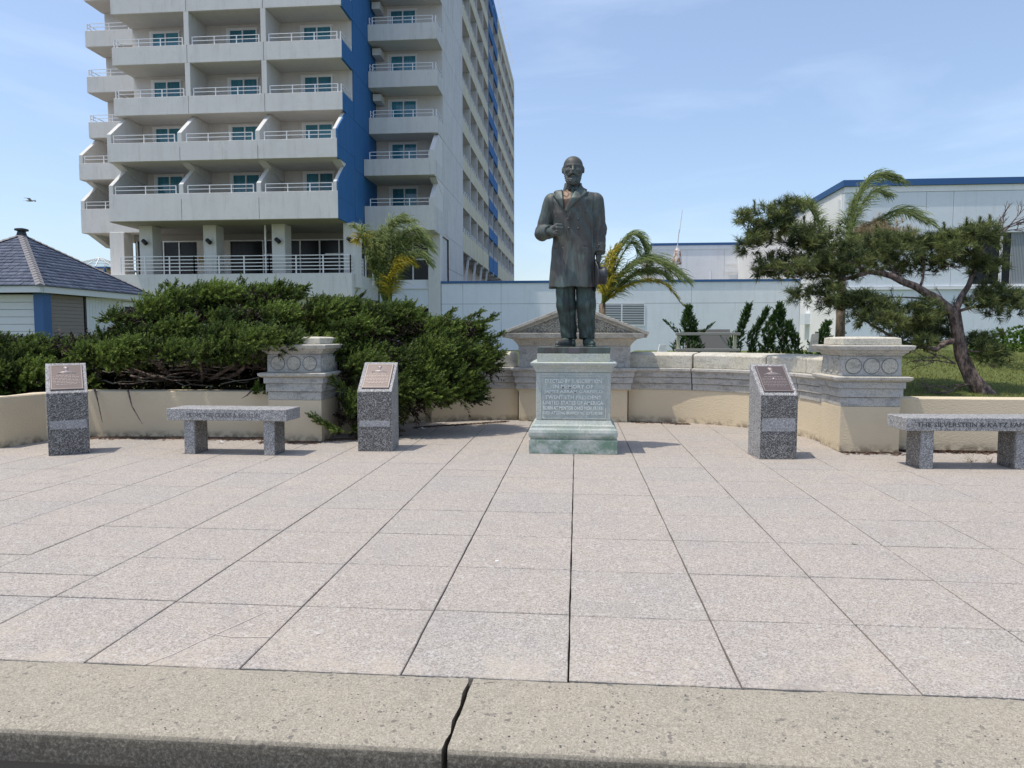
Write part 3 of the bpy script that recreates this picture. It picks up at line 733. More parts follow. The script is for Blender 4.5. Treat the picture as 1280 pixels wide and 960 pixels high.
# long side elevation: eleven bays
BY = [52.0 + 3.87 * i for i in range(12)]
for i in range(12): bx('partition', -9.88, -8.295, BY[i] - .1, BY[i] + .1, 7.2 if i else .7, 33.3, M_wall2)
meshes = {}
for i in range(11):
    blue = i in (4, 5)
    for k in range(11):
        t = 8.85 + 2.7 * k
        if t - .95 > 33.5: continue
        z0 = t - (1.43 if k == 0 else .95); key = (blue, k == 0)
        if key not in meshes:
            mm = MB().box(-.16, 0, .102, 3.768, t - .95 - t if k else -1.43, 0).build('side_parapet', M_blue if blue else M_cream); meshes[key] = mm.data; bpy.data.objects.remove(mm)
        o = link('side_parapet', meshes[key], ht); o.location = (-8.31 + 14, BY[i] - 45, t)
for k in range(11):
    t = 8.85 + 2.7 * k
    if t < 33.5: bx('floor_slab', -9.9, -8.475, 52.1, 94.5, t - .94, t - .78, M_wallin)
    mb = MB()
    for q in (.18, .36): mb.tube([(-8.39, 52.1, t + q), (-8.39, 94.4, t + q)], .018, 4)
    for j in range(44): mb.box(-8.41, -8.37, 52.4 + j * .967, 52.44 + j * .967, t, t + .36)
    hb(mb, 'side_railing', M_rail)
for i in (4, 5, 6): bx('blue_pier', -8.293, -8.28, BY[i] - .12, BY[i] + .12, 7.6, 33.0, M_blue if i < 6 else M_cream)
for i in range(5, 12): bx('roof_edge', -9.9, -8.3, BY[i - 1] + .1, BY[i] - .1, 33.3, 34.0 + .0 * i, M_blue if i in (5, 6) else M_cream)
for i in range(1, 5): hb(MB().tube([(-8.45, BY[i] - .2, 7.4), (-8.45, BY[i] - 3.0, 3.6)], .12, 4), 'raking_strut', M_wall2)
railing([(-8.4, 50.9), (-8.4, 62)], 4.3, h=.9, rails=(0, -.25, -.5))
# terrace storey
M_shade = concrete('terrace_soffit', (.30, .285, .26), .1)  # darker concrete copy, shade under the balconies put into the colour
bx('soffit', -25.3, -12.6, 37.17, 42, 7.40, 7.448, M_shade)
bx('terrace_parapet', -25.9, -20.9, 38.0, 38.25, 3.38, 4.66, M_wall, bev=.01)
bx('terrace_parapet', -20.88, -16.4, 38.0, 38.25, 3.38, 4.66, M_wall, bev=.01)
bx('terrace_parapet', -16.38, -12.15, 38.0, 38.25, 3.38, 4.66, M_wall, bev=.01)
bx('terrace_parapet', -12.4, -12.155, 38.252, 43.2, 3.385, 4.655, M_wall2, bev=.01)
bx('terrace_slab', -28, -12.42, 38.3, 42.3, 3.4, 3.9, M_wallin)
bx('lower_wall', -28, -12.6, 39.2, 42, .6, 3.39, M_annex)
hm = MB(); hm.prism([(-26.2, 41), (-28.8, 41), (-28.8, 38.0), (-25.95, 38.0)], 'z', 3.38, 4.66); hb(hm, 'terrace_corner', M_wall)
for x0, x1 in ((-24.5, -23.72), (-20.75, -20.0), (-16.8, -16.05), (-12.75, -12.0)):
    c = bx('column', x0, x1, 38.5, 39.4, 3.9, 7.41, M_wall, bev=.015)
    l = MB().box((x0 + x1) / 2 - .02, (x0 + x1) / 2 + .04, 38.30, 38.5, 6.40, 6.50).tube([((x0 + x1) / 2 - .06, 38.32, 6.56), ((x0 + x1) / 2 + .16, 38.26, 6.38)], .12, 8)
    l.build('wall_lamp', M_lampblk, c)
bx('column', -27.9, -27.0, 40.9, 41.8, .7, 7.42, M_wall, bev=.015)
rails = (0, -.19, -.38, -.57, -.76)
railing([(-25.4, 38.12), (-21.1, 38.12), (-16.8, 38.12), (-12.25, 38.12)], 4.66, rails=rails, h=.98, r=.028, name='terrace_railing')
railing([(-12.25, 38.12), (-12.25, 40.4)], 4.66, rails=rails, h=.98, r=.028, name='terrace_railing')
railing([(-11.9, 41.2), (-11.0, 43.2)], 4.2, rails=rails, h=.98, r=.028, name='terrace_railing')
hb(MB().box(-17.35, -17.27, 38.8, 38.88, 3.9, 7.4), 'screen_post', M_rail)
# glazed back wall of the terrace
bx('shopfront_glass', -27.0, -12.5, 42.02, 42.06, 3.9, 7.4, M_dark)
mb = MB()
for x in (-26.9, -25.8, -25.2, -24.2, -22.9, -21.7, -18.9, -17.75, -16.6, -15.4, -14.2, -13.3, -12.6): mb.box(x, x + .07, 41.95, 42.02, 3.9, 7.0)
mb.box(-25.2, -12.5, 41.93, 42.02, 6.95, 7.02); mb.box(-18.9, -17.75, 41.93, 42.02, 6.1, 6.18); mb.box(-15.0, -13.3, 41.93, 42.02, 6.1, 6.18)
hb(mb, 'shopfront_frame', M_frame)
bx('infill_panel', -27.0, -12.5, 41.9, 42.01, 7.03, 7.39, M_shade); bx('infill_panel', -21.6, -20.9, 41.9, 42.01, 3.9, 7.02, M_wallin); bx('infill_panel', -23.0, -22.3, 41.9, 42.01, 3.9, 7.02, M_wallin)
bx('notice_frame', -22.9, -22.4, 41.86, 41.9, 5.6, 6.1, Mat('notice', (.30, .20, .07), .6).m)
# base of the middle wing
bx('column', -9.05, -8.3, 43.25, 44.0, .7, 7.42, M_wall, bev=.015)
bx('lower_wall', -12.1, -9.06, 43.3, 43.6, 2.95, 4.12, M_annex); bx('lower_wall', -12.1, -10.9, 43.3, 43.6, .7, 2.94, M_annex)
bx('sill', -12.1, -9.06, 43.22, 43.62, 4.125, 4.18, M_frame)
bx('shopfront_glass', -12.4, -9.06, 44.1, 44.14, .9, 7.4, M_dark)
mb = MB(); mb.box(-12.1, -9.06, 44.0, 44.1, 5.95, 6.03); mb.box(-10.2, -10.12, 44.0, 44.1, 4.2, 7.4); mb.box(-11.6, -11.52, 44.0, 44.1, 4.2, 7.4); mb.box(-12.1, -9.06, 43.62, 44.1, 4.2, 4.7); mb.box(-11.1, -11.0, 43.8, 43.9, 1, 2.94)
hb(mb, 'shopfront_frame', M_frame)
bx('soffit', -12.4, -8.32, 41.8, 44.4, 7.38, 7.42, M_wallin)
# dark terrace chairs seen through the railing
def tchair(x, y, rz, label):
    t = empty('terrace_chair', (x, y, 3.9), rz, label=label, cat='chair', group='dark chairs on the hotel terrace')
    MB().box(-.25, .25, -.25, .25, .40, .45).build('seat', M_lampblk, t); MB().box(-.25, .25, .2, .25, .46, .98).build('backrest', M_lampblk, t)
    for a in (-.22, .19):
        for b in (-.22, .19): MB().box(a, a + .03, b, b + .03, 0, .4).build('leg', M_lampblk, t)
tchair(-15.9, 40.0, 1.2, 'dark chair on the hotel terrace right of the third column')
tchair(-19.2, 40.3, -1.0, 'dark chair on the hotel terrace beside the second column')
tchair(-22.3, 40.1, -1.3, 'dark chair on the hotel terrace between the first and second columns')

# ---------------------------------------------------------------- flat-roofed annex, roof house and right building
an = empty('annex_building', (2, 43.4, 0), label='long low pale blue-grey annex with blue roof edge and louvred vent', cat='building')
def pb(par, name, x0, x1, y0, y1, z0, z1, m, bev=0):
    l = par.location; return MB().box(x0 - l.x, x1 - l.x, y0 - l.y, y1 - l.y, z0, z1).build(name, m, par, bevel=bev)
xsj = [-8.28, -6.95, -4.6, 1.0, 6.75, 12.98]
for a, b in zip(xsj[:-1], xsj[1:]):
    pb(an, 'wall_panel', a + .008, b - .008, 43.4, 43.8, .1, 3.185, M_annex); pb(an, 'wall_panel', a + .008, b - .008, 43.4, 43.8, 3.205, 4.44, M_annex)
pb(an, 'wall_core', -8.28, 12.98, 43.425, 60, .1, 4.40, M_joint)
pb(an, 'roof_edge', -8.28, 12.98, 43.34, 43.85, 4.442, 4.58, M_trim)
lv = pb(an, 'louvre_vent', 1.22, 4.05, 43.36, 43.398, 1.85, 3.18, M_frame)
for k in range(12):
    z = 1.95 + k * .102; l = an.location
    for xa, xb in ((1.30, 2.62), (2.70, 3.98)): MB().box(xa - l.x, xb - l.x, 43.352 - l.y, 43.358 - l.y, z, z + .05).build('slat_gap', M_lampblk, lv)
ph_ = empty('roof_house', (10, 60, 4.4), label='white roof-top block with blue edge behind the annex, left of the pine', cat='building')
def pz(par, name, x0, x1, y0, y1, z0, z1, m):
    l = par.location; return MB().box(x0 - l.x, x1 - l.x, y0 - l.y, y1 - l.y, z0 - l.z, z1 - l.z).build(name, m, par)
for a, b in ((6.08, 8.9), (8.92, 11.9), (11.92, 16.9)): pz(ph_, 'wall_panel', a, b, 60, 60.4, 4.2, 8.55, M_annexw)
pz(ph_, 'parapet_band', 6.08, 16.9, 59.95, 60.4, 8.3, 8.62, M_annexw); pz(ph_, 'wall_core', 6.1, 16.9, 60.05, 70, 4.2, 8.5, M_annexw); pz(ph_, 'roof_edge', 6.0, 16.9, 59.9, 70, 8.625, 8.82, M_trim)
for x in (13.9, 14.25): pz(ph_, 'drain_pipe', x, x + .1, 59.7, 59.85, 4.3, 8.2, M_lampblk)
for z in (6.4, 7.0): pz(ph_, 'pipe_bracket', 12.0, 12.8, 59.8, 59.9, z, z + .08, M_annexw)
rb = empty('right_building', (18, 40, 0), label='pale two-storey building at the right with blue roof edge and large window', cat='building')
xs2 = [13.0, 16.85, 18.1, 24, 32, 40]
for a, b in zip(xs2[:-1], xs2[1:]): 
    pb(rb, 'wall_panel', a + .01, b - .01, 36.84, 37.1, 6.35, 8.22, M_annex) if a > 17.5 else pb(rb, 'wall_panel', a + .01, b - .01, 36.84, 37.1, 3.66, 8.22, M_annex)
pb(rb, 'wall_panel', 18.11, 18.95, 36.84, 37.1, 3.66, 6.33, M_annex)
pb(rb, 'wall_panel', 13.0, 40, 36.84, 37.1, .1, 3.5, M_annex); pb(rb, 'ledge', 13.0, 40, 36.74, 37.1, 3.51, 3.64, M_frame)
pb(rb, 'frieze_band', 13.0, 40, 36.82, 37.1, 8.235, 8.52, M_annexw)
for a, b in zip(list(np.arange(37.1, 62, 6.2))[:-1], list(np.arange(37.1, 62, 6.2))[1:]): pb(rb, 'side_panel', 12.995, 13.3, a + .01, b - .01, .1, 8.52, M_annexw)  # whiter than the front panels, sunlight on this side put into the colour
pb(rb, 'wall_core', 13.02, 40, 37.6, 61, .1, 8.4, M_annexw)
pb(rb, 'roof_edge', 12.9, 40, 36.72, 61.2, 8.53, 8.83, M_trim)
pb(rb, 'ceiling_void', 18.96, 40, 37.12, 37.6, 3.66, 8.2, M_annexw)
wd = pb(rb, 'window', 18.98, 30, 36.98, 37.05, 3.66, 6.34, M_dark)
l = rb.location
for k in range(34):
    x = 20.9 + k * .07; MB().tube([(x - l.x, 36.955 - l.y, 3.74), (x - l.x, 36.955 - l.y, 6.25)], .032, 6).build('curtain_fold', Mat('curtain', (.30, .32, .34), .9).m if k == 0 else bpy.data.materials['curtain'], wd)
for a in (18.98, 20.35, 23.3, 26): MB().box(a - l.x, a + .1 - l.x, 36.86 - l.y, 36.95 - l.y, 3.76, 6.24).build('mullion', M_frame, wd)
for a in (3.66, 6.24): MB().box(18.98 - l.x, 30 - l.x, 36.855 - l.y, 36.96 - l.y, a, a + .1).build('window_rail', M_frame, wd)
# corner drain and small wall boxes
pb(rb, 'downpipe', 12.90, 12.99, 37.3, 37.4, 5.5, 8.0, M_frame); pb(rb, 'meter_box', 12.7, 12.99, 41.5, 42.3, 1.9, 2.5, M_annex)

# ---------------------------------------------------------------- kiosk with shingled hipped roof
ki = empty('kiosk', (-15.42, 18.82, .5), label='small square kiosk with slate-blue shingled hipped roof, blue corner post and rolled-down shutter', cat='kiosk')
KX, KY = 15.42, -18.82
def kb(name, x0, x1, y0, y1, z0, z1, m, par=None, bev=0):
    return MB().box(x0 + KX, x1 + KX, y0 + KY, y1 + KY, z0 - .5, z1 - .5).build(name, m, par or ki, bevel=bev)
M_kwall = Mat('white_siding', (.66, .67, .69), .6).m
M_shut = Mat('taupe_shutter', (.235, .20, .185), .6).m
kb('wall_core', -17.3, -13.42, 16.95, 20.8, .5, 2.3, M_kwall)
for k in range(9): kb('siding_board', -17.4, -13.42, 16.86 - .012, 16.95, .62 + k * .185, .62 + k * .185 + .178, M_kwall, bev=.008)
kb('corner_post', -13.47, -13.22, 16.72, 17.0, .5, 2.31, M_trim)
sh = kb('shutter', -13.44, -13.36, 17.05, 18.38, .9, 2.31, M_shut)
for k in range(14): kb('shutter_slat', -13.372, -13.345, 17.07, 18.36, .95 + k * .097, .95 + k * .097 + .085, M_shut, None)
kb('shutter_jamb', -13.42, -13.33, 18.39, 18.46, .5, 2.31, M_lampblk)
for k in range(12): kb('vertical_board', -13.42, -13.345, 18.47 + k * .128, 18.47 + k * .128 + .122, .5, 2.31, M_kwall)
wf = kb('window', -13.44, -13.33, 20.03, 20.8, 1.2, 2.25, M_frame); kb('pane', -13.335, -13.325, 20.12, 20.72, 1.3, 2.12, M_dark)
kb('fascia', -17.74, -13.11, 16.5, 16.62, 2.32, 2.475, M_kwall); kb('fascia', -13.22, -13.10, 16.622, 21.14, 2.318, 2.475, M_kwall); kb('soffit', -17.7, -13.23, 16.63, 21.0, 2.40, 2.44, M_kwall)
m_ = Mat('slate_shingle', (.085, .10, .145), .8); v = m_.attr(); m_.mix(v, (.15, .17, .225)); m_.mix(m_.mul(m_.ramp(m_.noise(14, detail=5), .45, .65), .5), (.085, .098, .14)); m_.bump(m_.noise(60), .4, .006); M_shing = m_.m
AP = Vector((-15.42 + KX, 18.82 + KY, 4.05 - .5)); hs = 2.36
rf = MB().add([(-hs, -hs, 1.98), (hs, -hs, 1.98), (hs, hs, 1.98), (-hs, hs, 1.98), tuple(AP)], [(0, 1, 4), (1, 2, 4), (2, 3, 4), (3, 0, 4), (3, 2, 1, 0)]).build('roof', M_shing, ki)
V = []; Fq = []; TI = []
r = random.Random(2)
for side in (0, 1, 3):
    ca, sa = [(1, 0), (0, 1), (-1, 0), (0, -1)][side]
    rows = 17; zr = AP.z - 1.98
    for j in range(rows):
        t0 = j / rows; t1 = min(1, (j + 1.25) / rows); hw0 = hs * (1 - t0); u = -hw0 - r.random() * .1
        while u < hw0 - .02:
            w = r.uniform(.14, .26); a, b = max(u, -hw0), min(u + w - .012, hw0); u += w
            if b - a < .03: continue
            hw1 = hs * (1 - t1); a1, b1 = max(min(a, hw1), -hw1), max(min(b, hw1), -hw1)
            lift = r.uniform(.016, .032); nrm_y = -zr / math.hypot(zr, hs); nrm_z = hs / math.hypot(zr, hs)
            def P(x, t, o): return (x, -hs * (1 - t) + nrm_y * o, 1.98 + zr * t + nrm_z * o)
            q = [P(a, t0, lift), P(b, t0, lift), P(b1, t1, .004), P(a1, t1, .004), P(a, t0, 0), P(b, t0, 0)]
            q = [(x * ca - y * sa, x * sa + y * ca, z) for x, y, z in q]; bI = len(V); V += q; tt = r.random() ** 1.3; TI += [tt] * 6
            Fq += [(bI, bI + 1, bI + 2, bI + 3), (bI + 4, bI + 5, bI + 1, bI), (bI + 5, bI + 2, bI + 2 + 0, bI + 1)][:2]
tag(npmesh('roof_shingles', np.array(V), np.array(Fq), M_shing, ki, tint=TI), kind='stuff')
M_hip = Mat('hip_shingle', (.20, .19, .195), .8).m
for sx, sy in ((1, -1), (1, 1), (-1, -1)):
    a = Vector((sx * hs, sy * hs, 1.98)); d = AP - a; n = 22
    for j in range(n):
        p = a + d * (j / n); q = a + d * ((j + 1.3) / n); sd_ = d.cross(Vector((0, 0, 1))).normalized() * .10
        u = Vector((0, 0, .045)); mb = MB().add([p + sd_ * 1 + u * .2, p + u * 1.3, p - sd_ + u * .2, q + sd_ - u * .1, q + u * .8, q - sd_ - u * .1, p + sd_ - u * .6, p - sd_ - u * .6], [(0, 1, 4, 3), (1, 2, 5, 4), (0, 6, 7, 2, 1)])
        mb.build('hip_shingle', M_hip, ki)
MB().rect(-.07, .07, -.07, .07, [(AP.z - .05, .03), (AP.z + .10, .0), (AP.z + .12, .05), (AP.z + .17, .05), (AP.z + .19, 0)]).build('finial', M_lampblk, ki)

# ---------------------------------------------------------------- glass roof lantern behind the kiosk
sk = empty('glass_roof_pavilion', (-33.9, 48.5, 1.45), label='beige pavilion with white-ribbed glass pyramid roof behind the kiosk', cat='building')
MB().box(-1.6, 1.6, -1.6, 1.6, -.7, 4.45).build('wall', M_stucco, sk); MB().box(-1.7, 1.7, -1.7, 1.7, 4.45, 4.56).build('roof_edge', M_trim, sk)
MB().add([(-1.6, -1.6, 4.57), (1.6, -1.6, 4.57), (1.6, 1.6, 4.57), (-1.6, 1.6, 4.57), (0, 0, 5.35)], [(0, 1, 4), (1, 2, 4), (2, 3, 4), (3, 0, 4)]).build('glass', Mat('pale_glass', (.30, .40, .42), .15).m, sk)
A = Vector((0, 0, 5.37))
for a, b in (((-1.6, -1.6), (1.6, -1.6)), ((1.6, -1.6), (1.6, 1.6))):
    for k in range(5):
        p = Vector((a[0] + (b[0] - a[0]) * k / 4, a[1] + (b[1] - a[1]) * k / 4, 4.6)); MB().tube([p, A], .028, 4).build('glazing_bar', M_frame, sk)
    for f in (.33, .66):
        p = Vector((*a, 4.6)).lerp(A, f); q = Vector((*b, 4.6)).lerp(A, f); MB().tube([p, q], .02, 4).build('glazing_bar', M_frame, sk)
um = empty('parasol', tuple(at(131, 343, 43)), label='folded blue parasol beside the glass-roofed pavilion', cat='parasol')
MB().tube([(0, 0, -1), (0, 0, .55)], .03, 6).build('pole', M_rail, um); MB().tube([(0, 0, .0), (0, 0, .12), (0, 0, .45)], [.16, .13, .03], 10).build('canopy', M_trim, um)

# ---------------------------------------------------------------- roof mast, gull, fence
p = at(846, 349, 50)
ma = empty('roof_mast', tuple(p), label='rusty white beacon with thin whip antenna on the annex roof', cat='antenna')
rust = Mat('rusty_white', (.62, .60, .57), .8); rust.mix(rust.thr(rust.noise(4, detail=5), .52, .06), (.30, .13, .06))
MB().tube([(0, 0, 1.0), (0, 0, 1.2), (0, 0, 1.9), (0, 0, 2.1)], [.3, .34, .22, .06], 10).build('beacon', rust.m, ma)
for a in (0, 2.1, 4.2): MB().tube([(.45 * cos(a), .45 * sin(a), 0), (0, 0, 2.3)], .03, 5).build('leg', M_frame, ma)
MB().tube([(0, 0, 2.1), (.08, 0, 3.0), (.12, 0, 3.4)], [.03, .03, .02], 5).build('mast', M_wall2, ma); MB().tube([(.12, 0, 3.1), (.3, 0, 4.7)], .028, 5).build('whip', M_frame, ma)
p = at(940, 350, 58); vp = MB().tube([(0, 0, 0), (0, 0, .6)], .08, 6).build('vent', M_frame); vp.location = at(888, 350, 48); tag(vp, 'small white vent pipe on the annex roof', 'vent pipe')
gu = empty('gull', tuple(at(38, 251, 40)), rad(12), label='tiny gull gliding in the sky left of the hotel', cat='bird')
mg = Mat('gull_feathers', (.30, .31, .33), .8).m
def gull_body():
    mb = MB(); n = 8; st = [(-.30, .004, .0), (-.24, .02, .0), (-.12, .045, 0), (.0, .055, 0), (.12, .045, .005), (.2, .032, .012), (.25, .03, .014), (.28, .012, .01), (.32, .004, .004)]
    mb.tube([(x, 0, z) for x, rr, z in st], [rr for x, rr, z in st], n)
    for s_ in (-1, 1):
        pts = [(.10, .03, .02), (.13, .28, .10), (.05, .55, .06), (-.06, .62, .05), (-.03, .30, .085), (-.06, .03, .01)]
        top = [(x, y * s_, z + .012) for x, y, z in pts]; bot = [(x, y * s_, z) for x, y, z in pts]
        mb.add(top + bot, [(0, 1, 4, 5), (1, 2, 3, 4), (11, 10, 7, 6), (10, 9, 8, 7)] + [(i, (i + 1) % 6, 6 + (i + 1) % 6, 6 + i) for i in range(6)])
    mb.add([(-.30, .0, .004), (-.40, .05, .0), (-.40, -.05, .0)], [(0, 1, 2)])
    return mb
gull_body().build('body', mg, gu, smooth=True)

# ---------------------------------------------------------------- vegetation builders
def plumes(P, D, L, nb, bl, bw, seed, flat=1.0, spread=.75, tint0=.35, pt_=None, tintr=.25, tipt=.35, taper=.6):
    """P,D,L: plume origins, unit directions, lengths. Each plume = nb pointed blades set along its axis."""
    rg = np.random.default_rng(seed); N = len(P); P = np.asarray(P, float); D = np.asarray(D, float); L = np.asarray(L, float)
    D /= np.linalg.norm(D, axis=1, keepdims=True)
    up = np.where(np.abs(D[:, 2:3]) > .9, [[1, 0, 0]], [[0, 0, 1.]]); A = np.cross(D, up); A /= np.linalg.norm(A, axis=1, keepdims=True); B = np.cross(D, A)
    t = (np.arange(nb)[None, :] + rg.random((N, nb))) / nb
    th = rg.random((N, nb)) * 2 * pi
    rad_ = A[:, None] * np.cos(th)[..., None] + B[:, None] * (np.sin(th) * flat)[..., None]
    axis = D[:, None] * (1 - spread * .4) + rad_ * spread + rg.normal(0, .12, (N, nb, 3)); axis /= np.linalg.norm(axis, axis=2, keepdims=True)
    l = bl * (1 - taper * t) * rg.uniform(.7, 1.25, (N, nb)); base = P[:, None] + D[:, None] * (t * L[:, None])[..., None]
    side = np.cross(axis, rg.normal(0, 1, (N, nb, 3))); side /= np.linalg.norm(side, axis=2, keepdims=True) + 1e-9
    w = (bw * rg.uniform(.7, 1.3, (N, nb)))[..., None] * side
    V = np.stack([base - w * .5, base + w * .5, base + axis * l[..., None]], 2).reshape(-1, 3)
    tp = np.clip((rg.normal(tint0, tintr, (N, 1)) if pt_ is None else rg.normal(pt_[:, None], tintr * .5)) + tipt * (t - .4) + rg.normal(0, .1, (N, nb)), 0, 1)
    T = np.repeat(tp.reshape(-1), 3); T[2::3] = np.clip(T[2::3] + .12, 0, 1)
    return V, T
def blob_points(blobs, dens, rg, top=.0, keep=None):
    P, D = [], []
    for c, r in blobs:
        r = np.array(r); area = 4 * pi * ((r[0] * r[1]) ** 1.6 / 3 + (r[0] * r[2]) ** 1.6 / 3 + (r[1] * r[2]) ** 1.6 / 3) ** (1 / 1.6)
        n = int(area * dens); u = rg.normal(0, 1, (n, 3)); u /= np.linalg.norm(u, axis=1, keepdims=True)
        m = u[:, 2] > -.75 + top; u = u[m]
        k = rg.uniform(.45, 1.0, (len(u), 1)) ** .5
        P.append(np.array(c) + u * r * k); nn = u / r; nn /= np.linalg.norm(nn, axis=1, keepdims=True); D.append(nn)
    return np.concatenate(P), np.concatenate(D)
def tri(V): return np.arange(len(V)).reshape(-1, 3)
def juniper(name, label, blobs, seed, root, dens=330, wind=(.75, -.1, .45), L=(.09, .20), nb=30, bl=.052, bw=.014, mat=None, tips=(), core=True, group=None):
    rg = np.random.default_rng(seed); t = empty(name, root, label=label, cat='shrub', group=group); rt = np.array(root)
    bl_ = [(np.array(at(px, py, Y)) - rt, r) for px, py, Y, *r in blobs]
    # break every mass into small clumps first, so that the outline is tufted
    sub = []
    for c, r in bl_:
        for k in range(int(6 + 19 * r[0] * max(r[2], .15) * 2)):
            u = rg.normal(0, 1, 3); u /= np.linalg.norm(u); u[2] = abs(u[2]) if rg.random() < .7 else u[2]
            s_ = rg.uniform(.09, .19); sub.append((c + u * np.array(r) * .82, (s_ * 1.25, s_ * 1.1, s_ * .62)))
    P, D, pt_ = [], [], []
    for b in sub:
        p_, d_ = blob_points([b], dens, rg); P.append(p_); D.append(d_); pt_.append(np.full(len(p_), rg.normal(.30, .20)))
    P, D, pt_ = np.concatenate(P), np.concatenate(D), np.concatenate(pt_)
    D = D * .6 + np.array(wind) + rg.normal(0, .28, D.shape)
    V, T = plumes(P, D, rg.uniform(*L, len(P)), nb, bl, bw, seed + 1, spread=.7, pt_=pt_)
    for c, r in bl_:                         # short shoots standing out of every mass
        for k in range(int(3 + 7 * r[0])):
            a_ = rg.random() * 2 * pi; e_ = rg.uniform(.1, 1.3); c2 = c + np.array(r) * np.array([cos(a_) * cos(e_), sin(a_) * cos(e_), sin(e_)]) * .95; ln = rg.uniform(.10, .24); n = int(ln * 95)
            d = np.array(wind) * 1.1 + rg.normal(0, .35, 3); d /= np.linalg.norm(d); s_ = np.linspace(0, 1, n)[:, None]; Pp = c2 + d * ln * s_ + rg.normal(0, .012, (n, 3)); V2, T2 = plumes(Pp, np.tile(d, (n, 1)) + rg.normal(0, .3, (n, 3)), rg.uniform(.04, .10, n), 18, bl * .8, bw * .9, seed + k, tint0=.4)
            V = np.concatenate([V, V2]); T = np.concatenate([T, T2])
    for (px, py, Y, dx, dz, ln) in tips:     # long shoots that break the outline
        c = np.array(at(px, py, Y)) - rt; n = int(ln * 90); s_ = np.linspace(0, 1, n)[:, None]
        d = np.array([dx, -.05, dz]); Pp = c + d * ln * s_ + rg.normal(0, .018, (n, 3)); V2, T2 = plumes(Pp, np.tile(d, (n, 1)) + rg.normal(0, .3, (n, 3)), rg.uniform(.07, .14, n), nb, bl * .8, bw, seed + 5)
        V = np.concatenate([V, V2]); T = np.concatenate([T, T2])
    npmesh('foliage', V, tri(V), mat or M_jun, t, tint=T)
    if core:
        P, D = blob_points([(c - np.array([0, 0, .03]), np.array(r) * .75) for c, r in bl_], dens * .32, rg)
        V, T = plumes(P, D + rg.normal(0, .6, D.shape), rg.uniform(.1, .25, len(P)), 14, .09, .022, seed + 2, tint0=.2, tintr=.2)
        npmesh('dead_inner_twigs', V, tri(V), M_jund, t, tint=T)
    mb = MB(); r0 = Vector((0, 0, 0))
    for c, r in bl_:
        c = Vector(c); m = r0.lerp(c, .5) + Vector((rg.normal(0, .12), rg.normal(0, .1), -.08))
        mb.tube([r0, r0.lerp(m, .5) + Vector((0, 0, .03)), m, m.lerp(c, .6), c], [.05, .04, .03, .018, .008], 5)
    mb.build('branches', M_bark, t, smooth=True)
    return t
gnd = lambda x, y: terr(x, y)
jA = [(180, 402, 9.5, .45, .45, .10), (228, 388, 9.6, .50, .5, .22), (285, 378, 9.7, .52, .5, .18), (340, 380, 9.7, .42, .5, .17), (250, 412, 9.3, .62, .5, .22), (325, 408, 9.2, .55, .5, .22),
      (200, 425, 9.1, .45, .4, .14), (335, 432, 8.15, .27, .22, .11), (285, 432, 8.7, .40, .3, .14), (385, 402, 9.4, .35, .4, .12), (240, 440, 9.0, .45, .35, .10), (395, 418, 9.5, .35, .3, .14), (180, 443, 8.32, .42, .13, .06), (250, 446, 8.36, .42, .13, .06), (310, 446, 8.34, .30, .13, .07), (128, 448, 8.30, .30, .12, .06)]
juniper('juniper_shrub', 'largest spreading juniper, rising above the left bench and overhanging the left pier', jA, 11, (at(250, 470, 9.5).x, 9.5, .55), 
        tips=[(362, 372, 9.5, .85, .42, .30), (150, 402, 9.4, -.95, .1, .28), (300, 362, 9.6, .3, .9, .12), (215, 366, 9.6, -.3, .8, .12), (345, 362, 9.6, .5, .8, .12), (165, 408, 9.3, -.9, -.1, .2)])
jB = [(420, 392, 9.5, .40, .45, .11), (475, 402, 9.5, .48, .5, .16), (455, 425, 9.2, .50, .45, .20), (520, 420, 9.4, .45, .4, .16), (570, 420, 9.4, .38, .35, .14), (560, 445, 9.2, .48, .4, .20), (500, 455, 9.0, .50, .4, .24),
      (540, 480, 8.9, .48, .35, .22), (500, 500, 8.75, .36, .3, .22), (455, 470, 8.75, .30, .3, .26), (445, 515, 8.55, .28, .28, .20), (600, 455, 9.3, .20, .25, .16), (575, 492, 9.1, .22, .25, .12), (470, 535, 8.6, .25, .25, .10), (425, 440, 9.0, .25, .3, .16)]
juniper('juniper_shrub', 'wind-swept juniper between the left pier and statue, spilling over the curved wall', jB, 23, (at(480, 520, 9.3).x, 9.3, .45), wind=(.85, -.12, .42),
        tips=[(425, 385, 9.4, .85, .45, .32), (590, 408, 9.3, .9, .35, .32), (600, 430, 9.2, .9, .45, .28), (585, 400, 9.4, .8, .5, .2), (603, 450, 9.2, .95, .2, .25), (430, 540, 8.1, -.85, .38, .42), (430, 490, 8.3, -.6, .6, .2), (500, 392, 9.5, .5, .7, .2), (550, 402, 9.5, .7, .6, .22), (575, 470, 9.0, .9, .35, .3)])
jC = [(15, 440, 9.0, .42, .4, .13), (60, 447, 9.1, .40, .4, .12), (20, 468, 8.6, .40, .3, .20), (75, 475, 8.7, .35, .3, .16), (-40, 450, 8.8, .5, .4, .3), (-30, 480, 8.4, .4, .3, .2)]
juniper('juniper_shrub', 'low juniper at the left edge behind the leftmost granite marker', jC, 37, (at(40, 490, 9.0).x, 9.0, .5), tips=[(95, 448, 9.0, .8, .3, .2), (30, 430, 9.1, .6, .5, .2)])
jD = [(115, 440, 9.6, .35, .4, .10), (150, 436, 9.6, .35, .35, .12), (185, 446, 9.5, .35, .35, .13), (140, 455, 9.2, .42, .35, .12), (200, 455, 9.3, .4, .3, .1)]
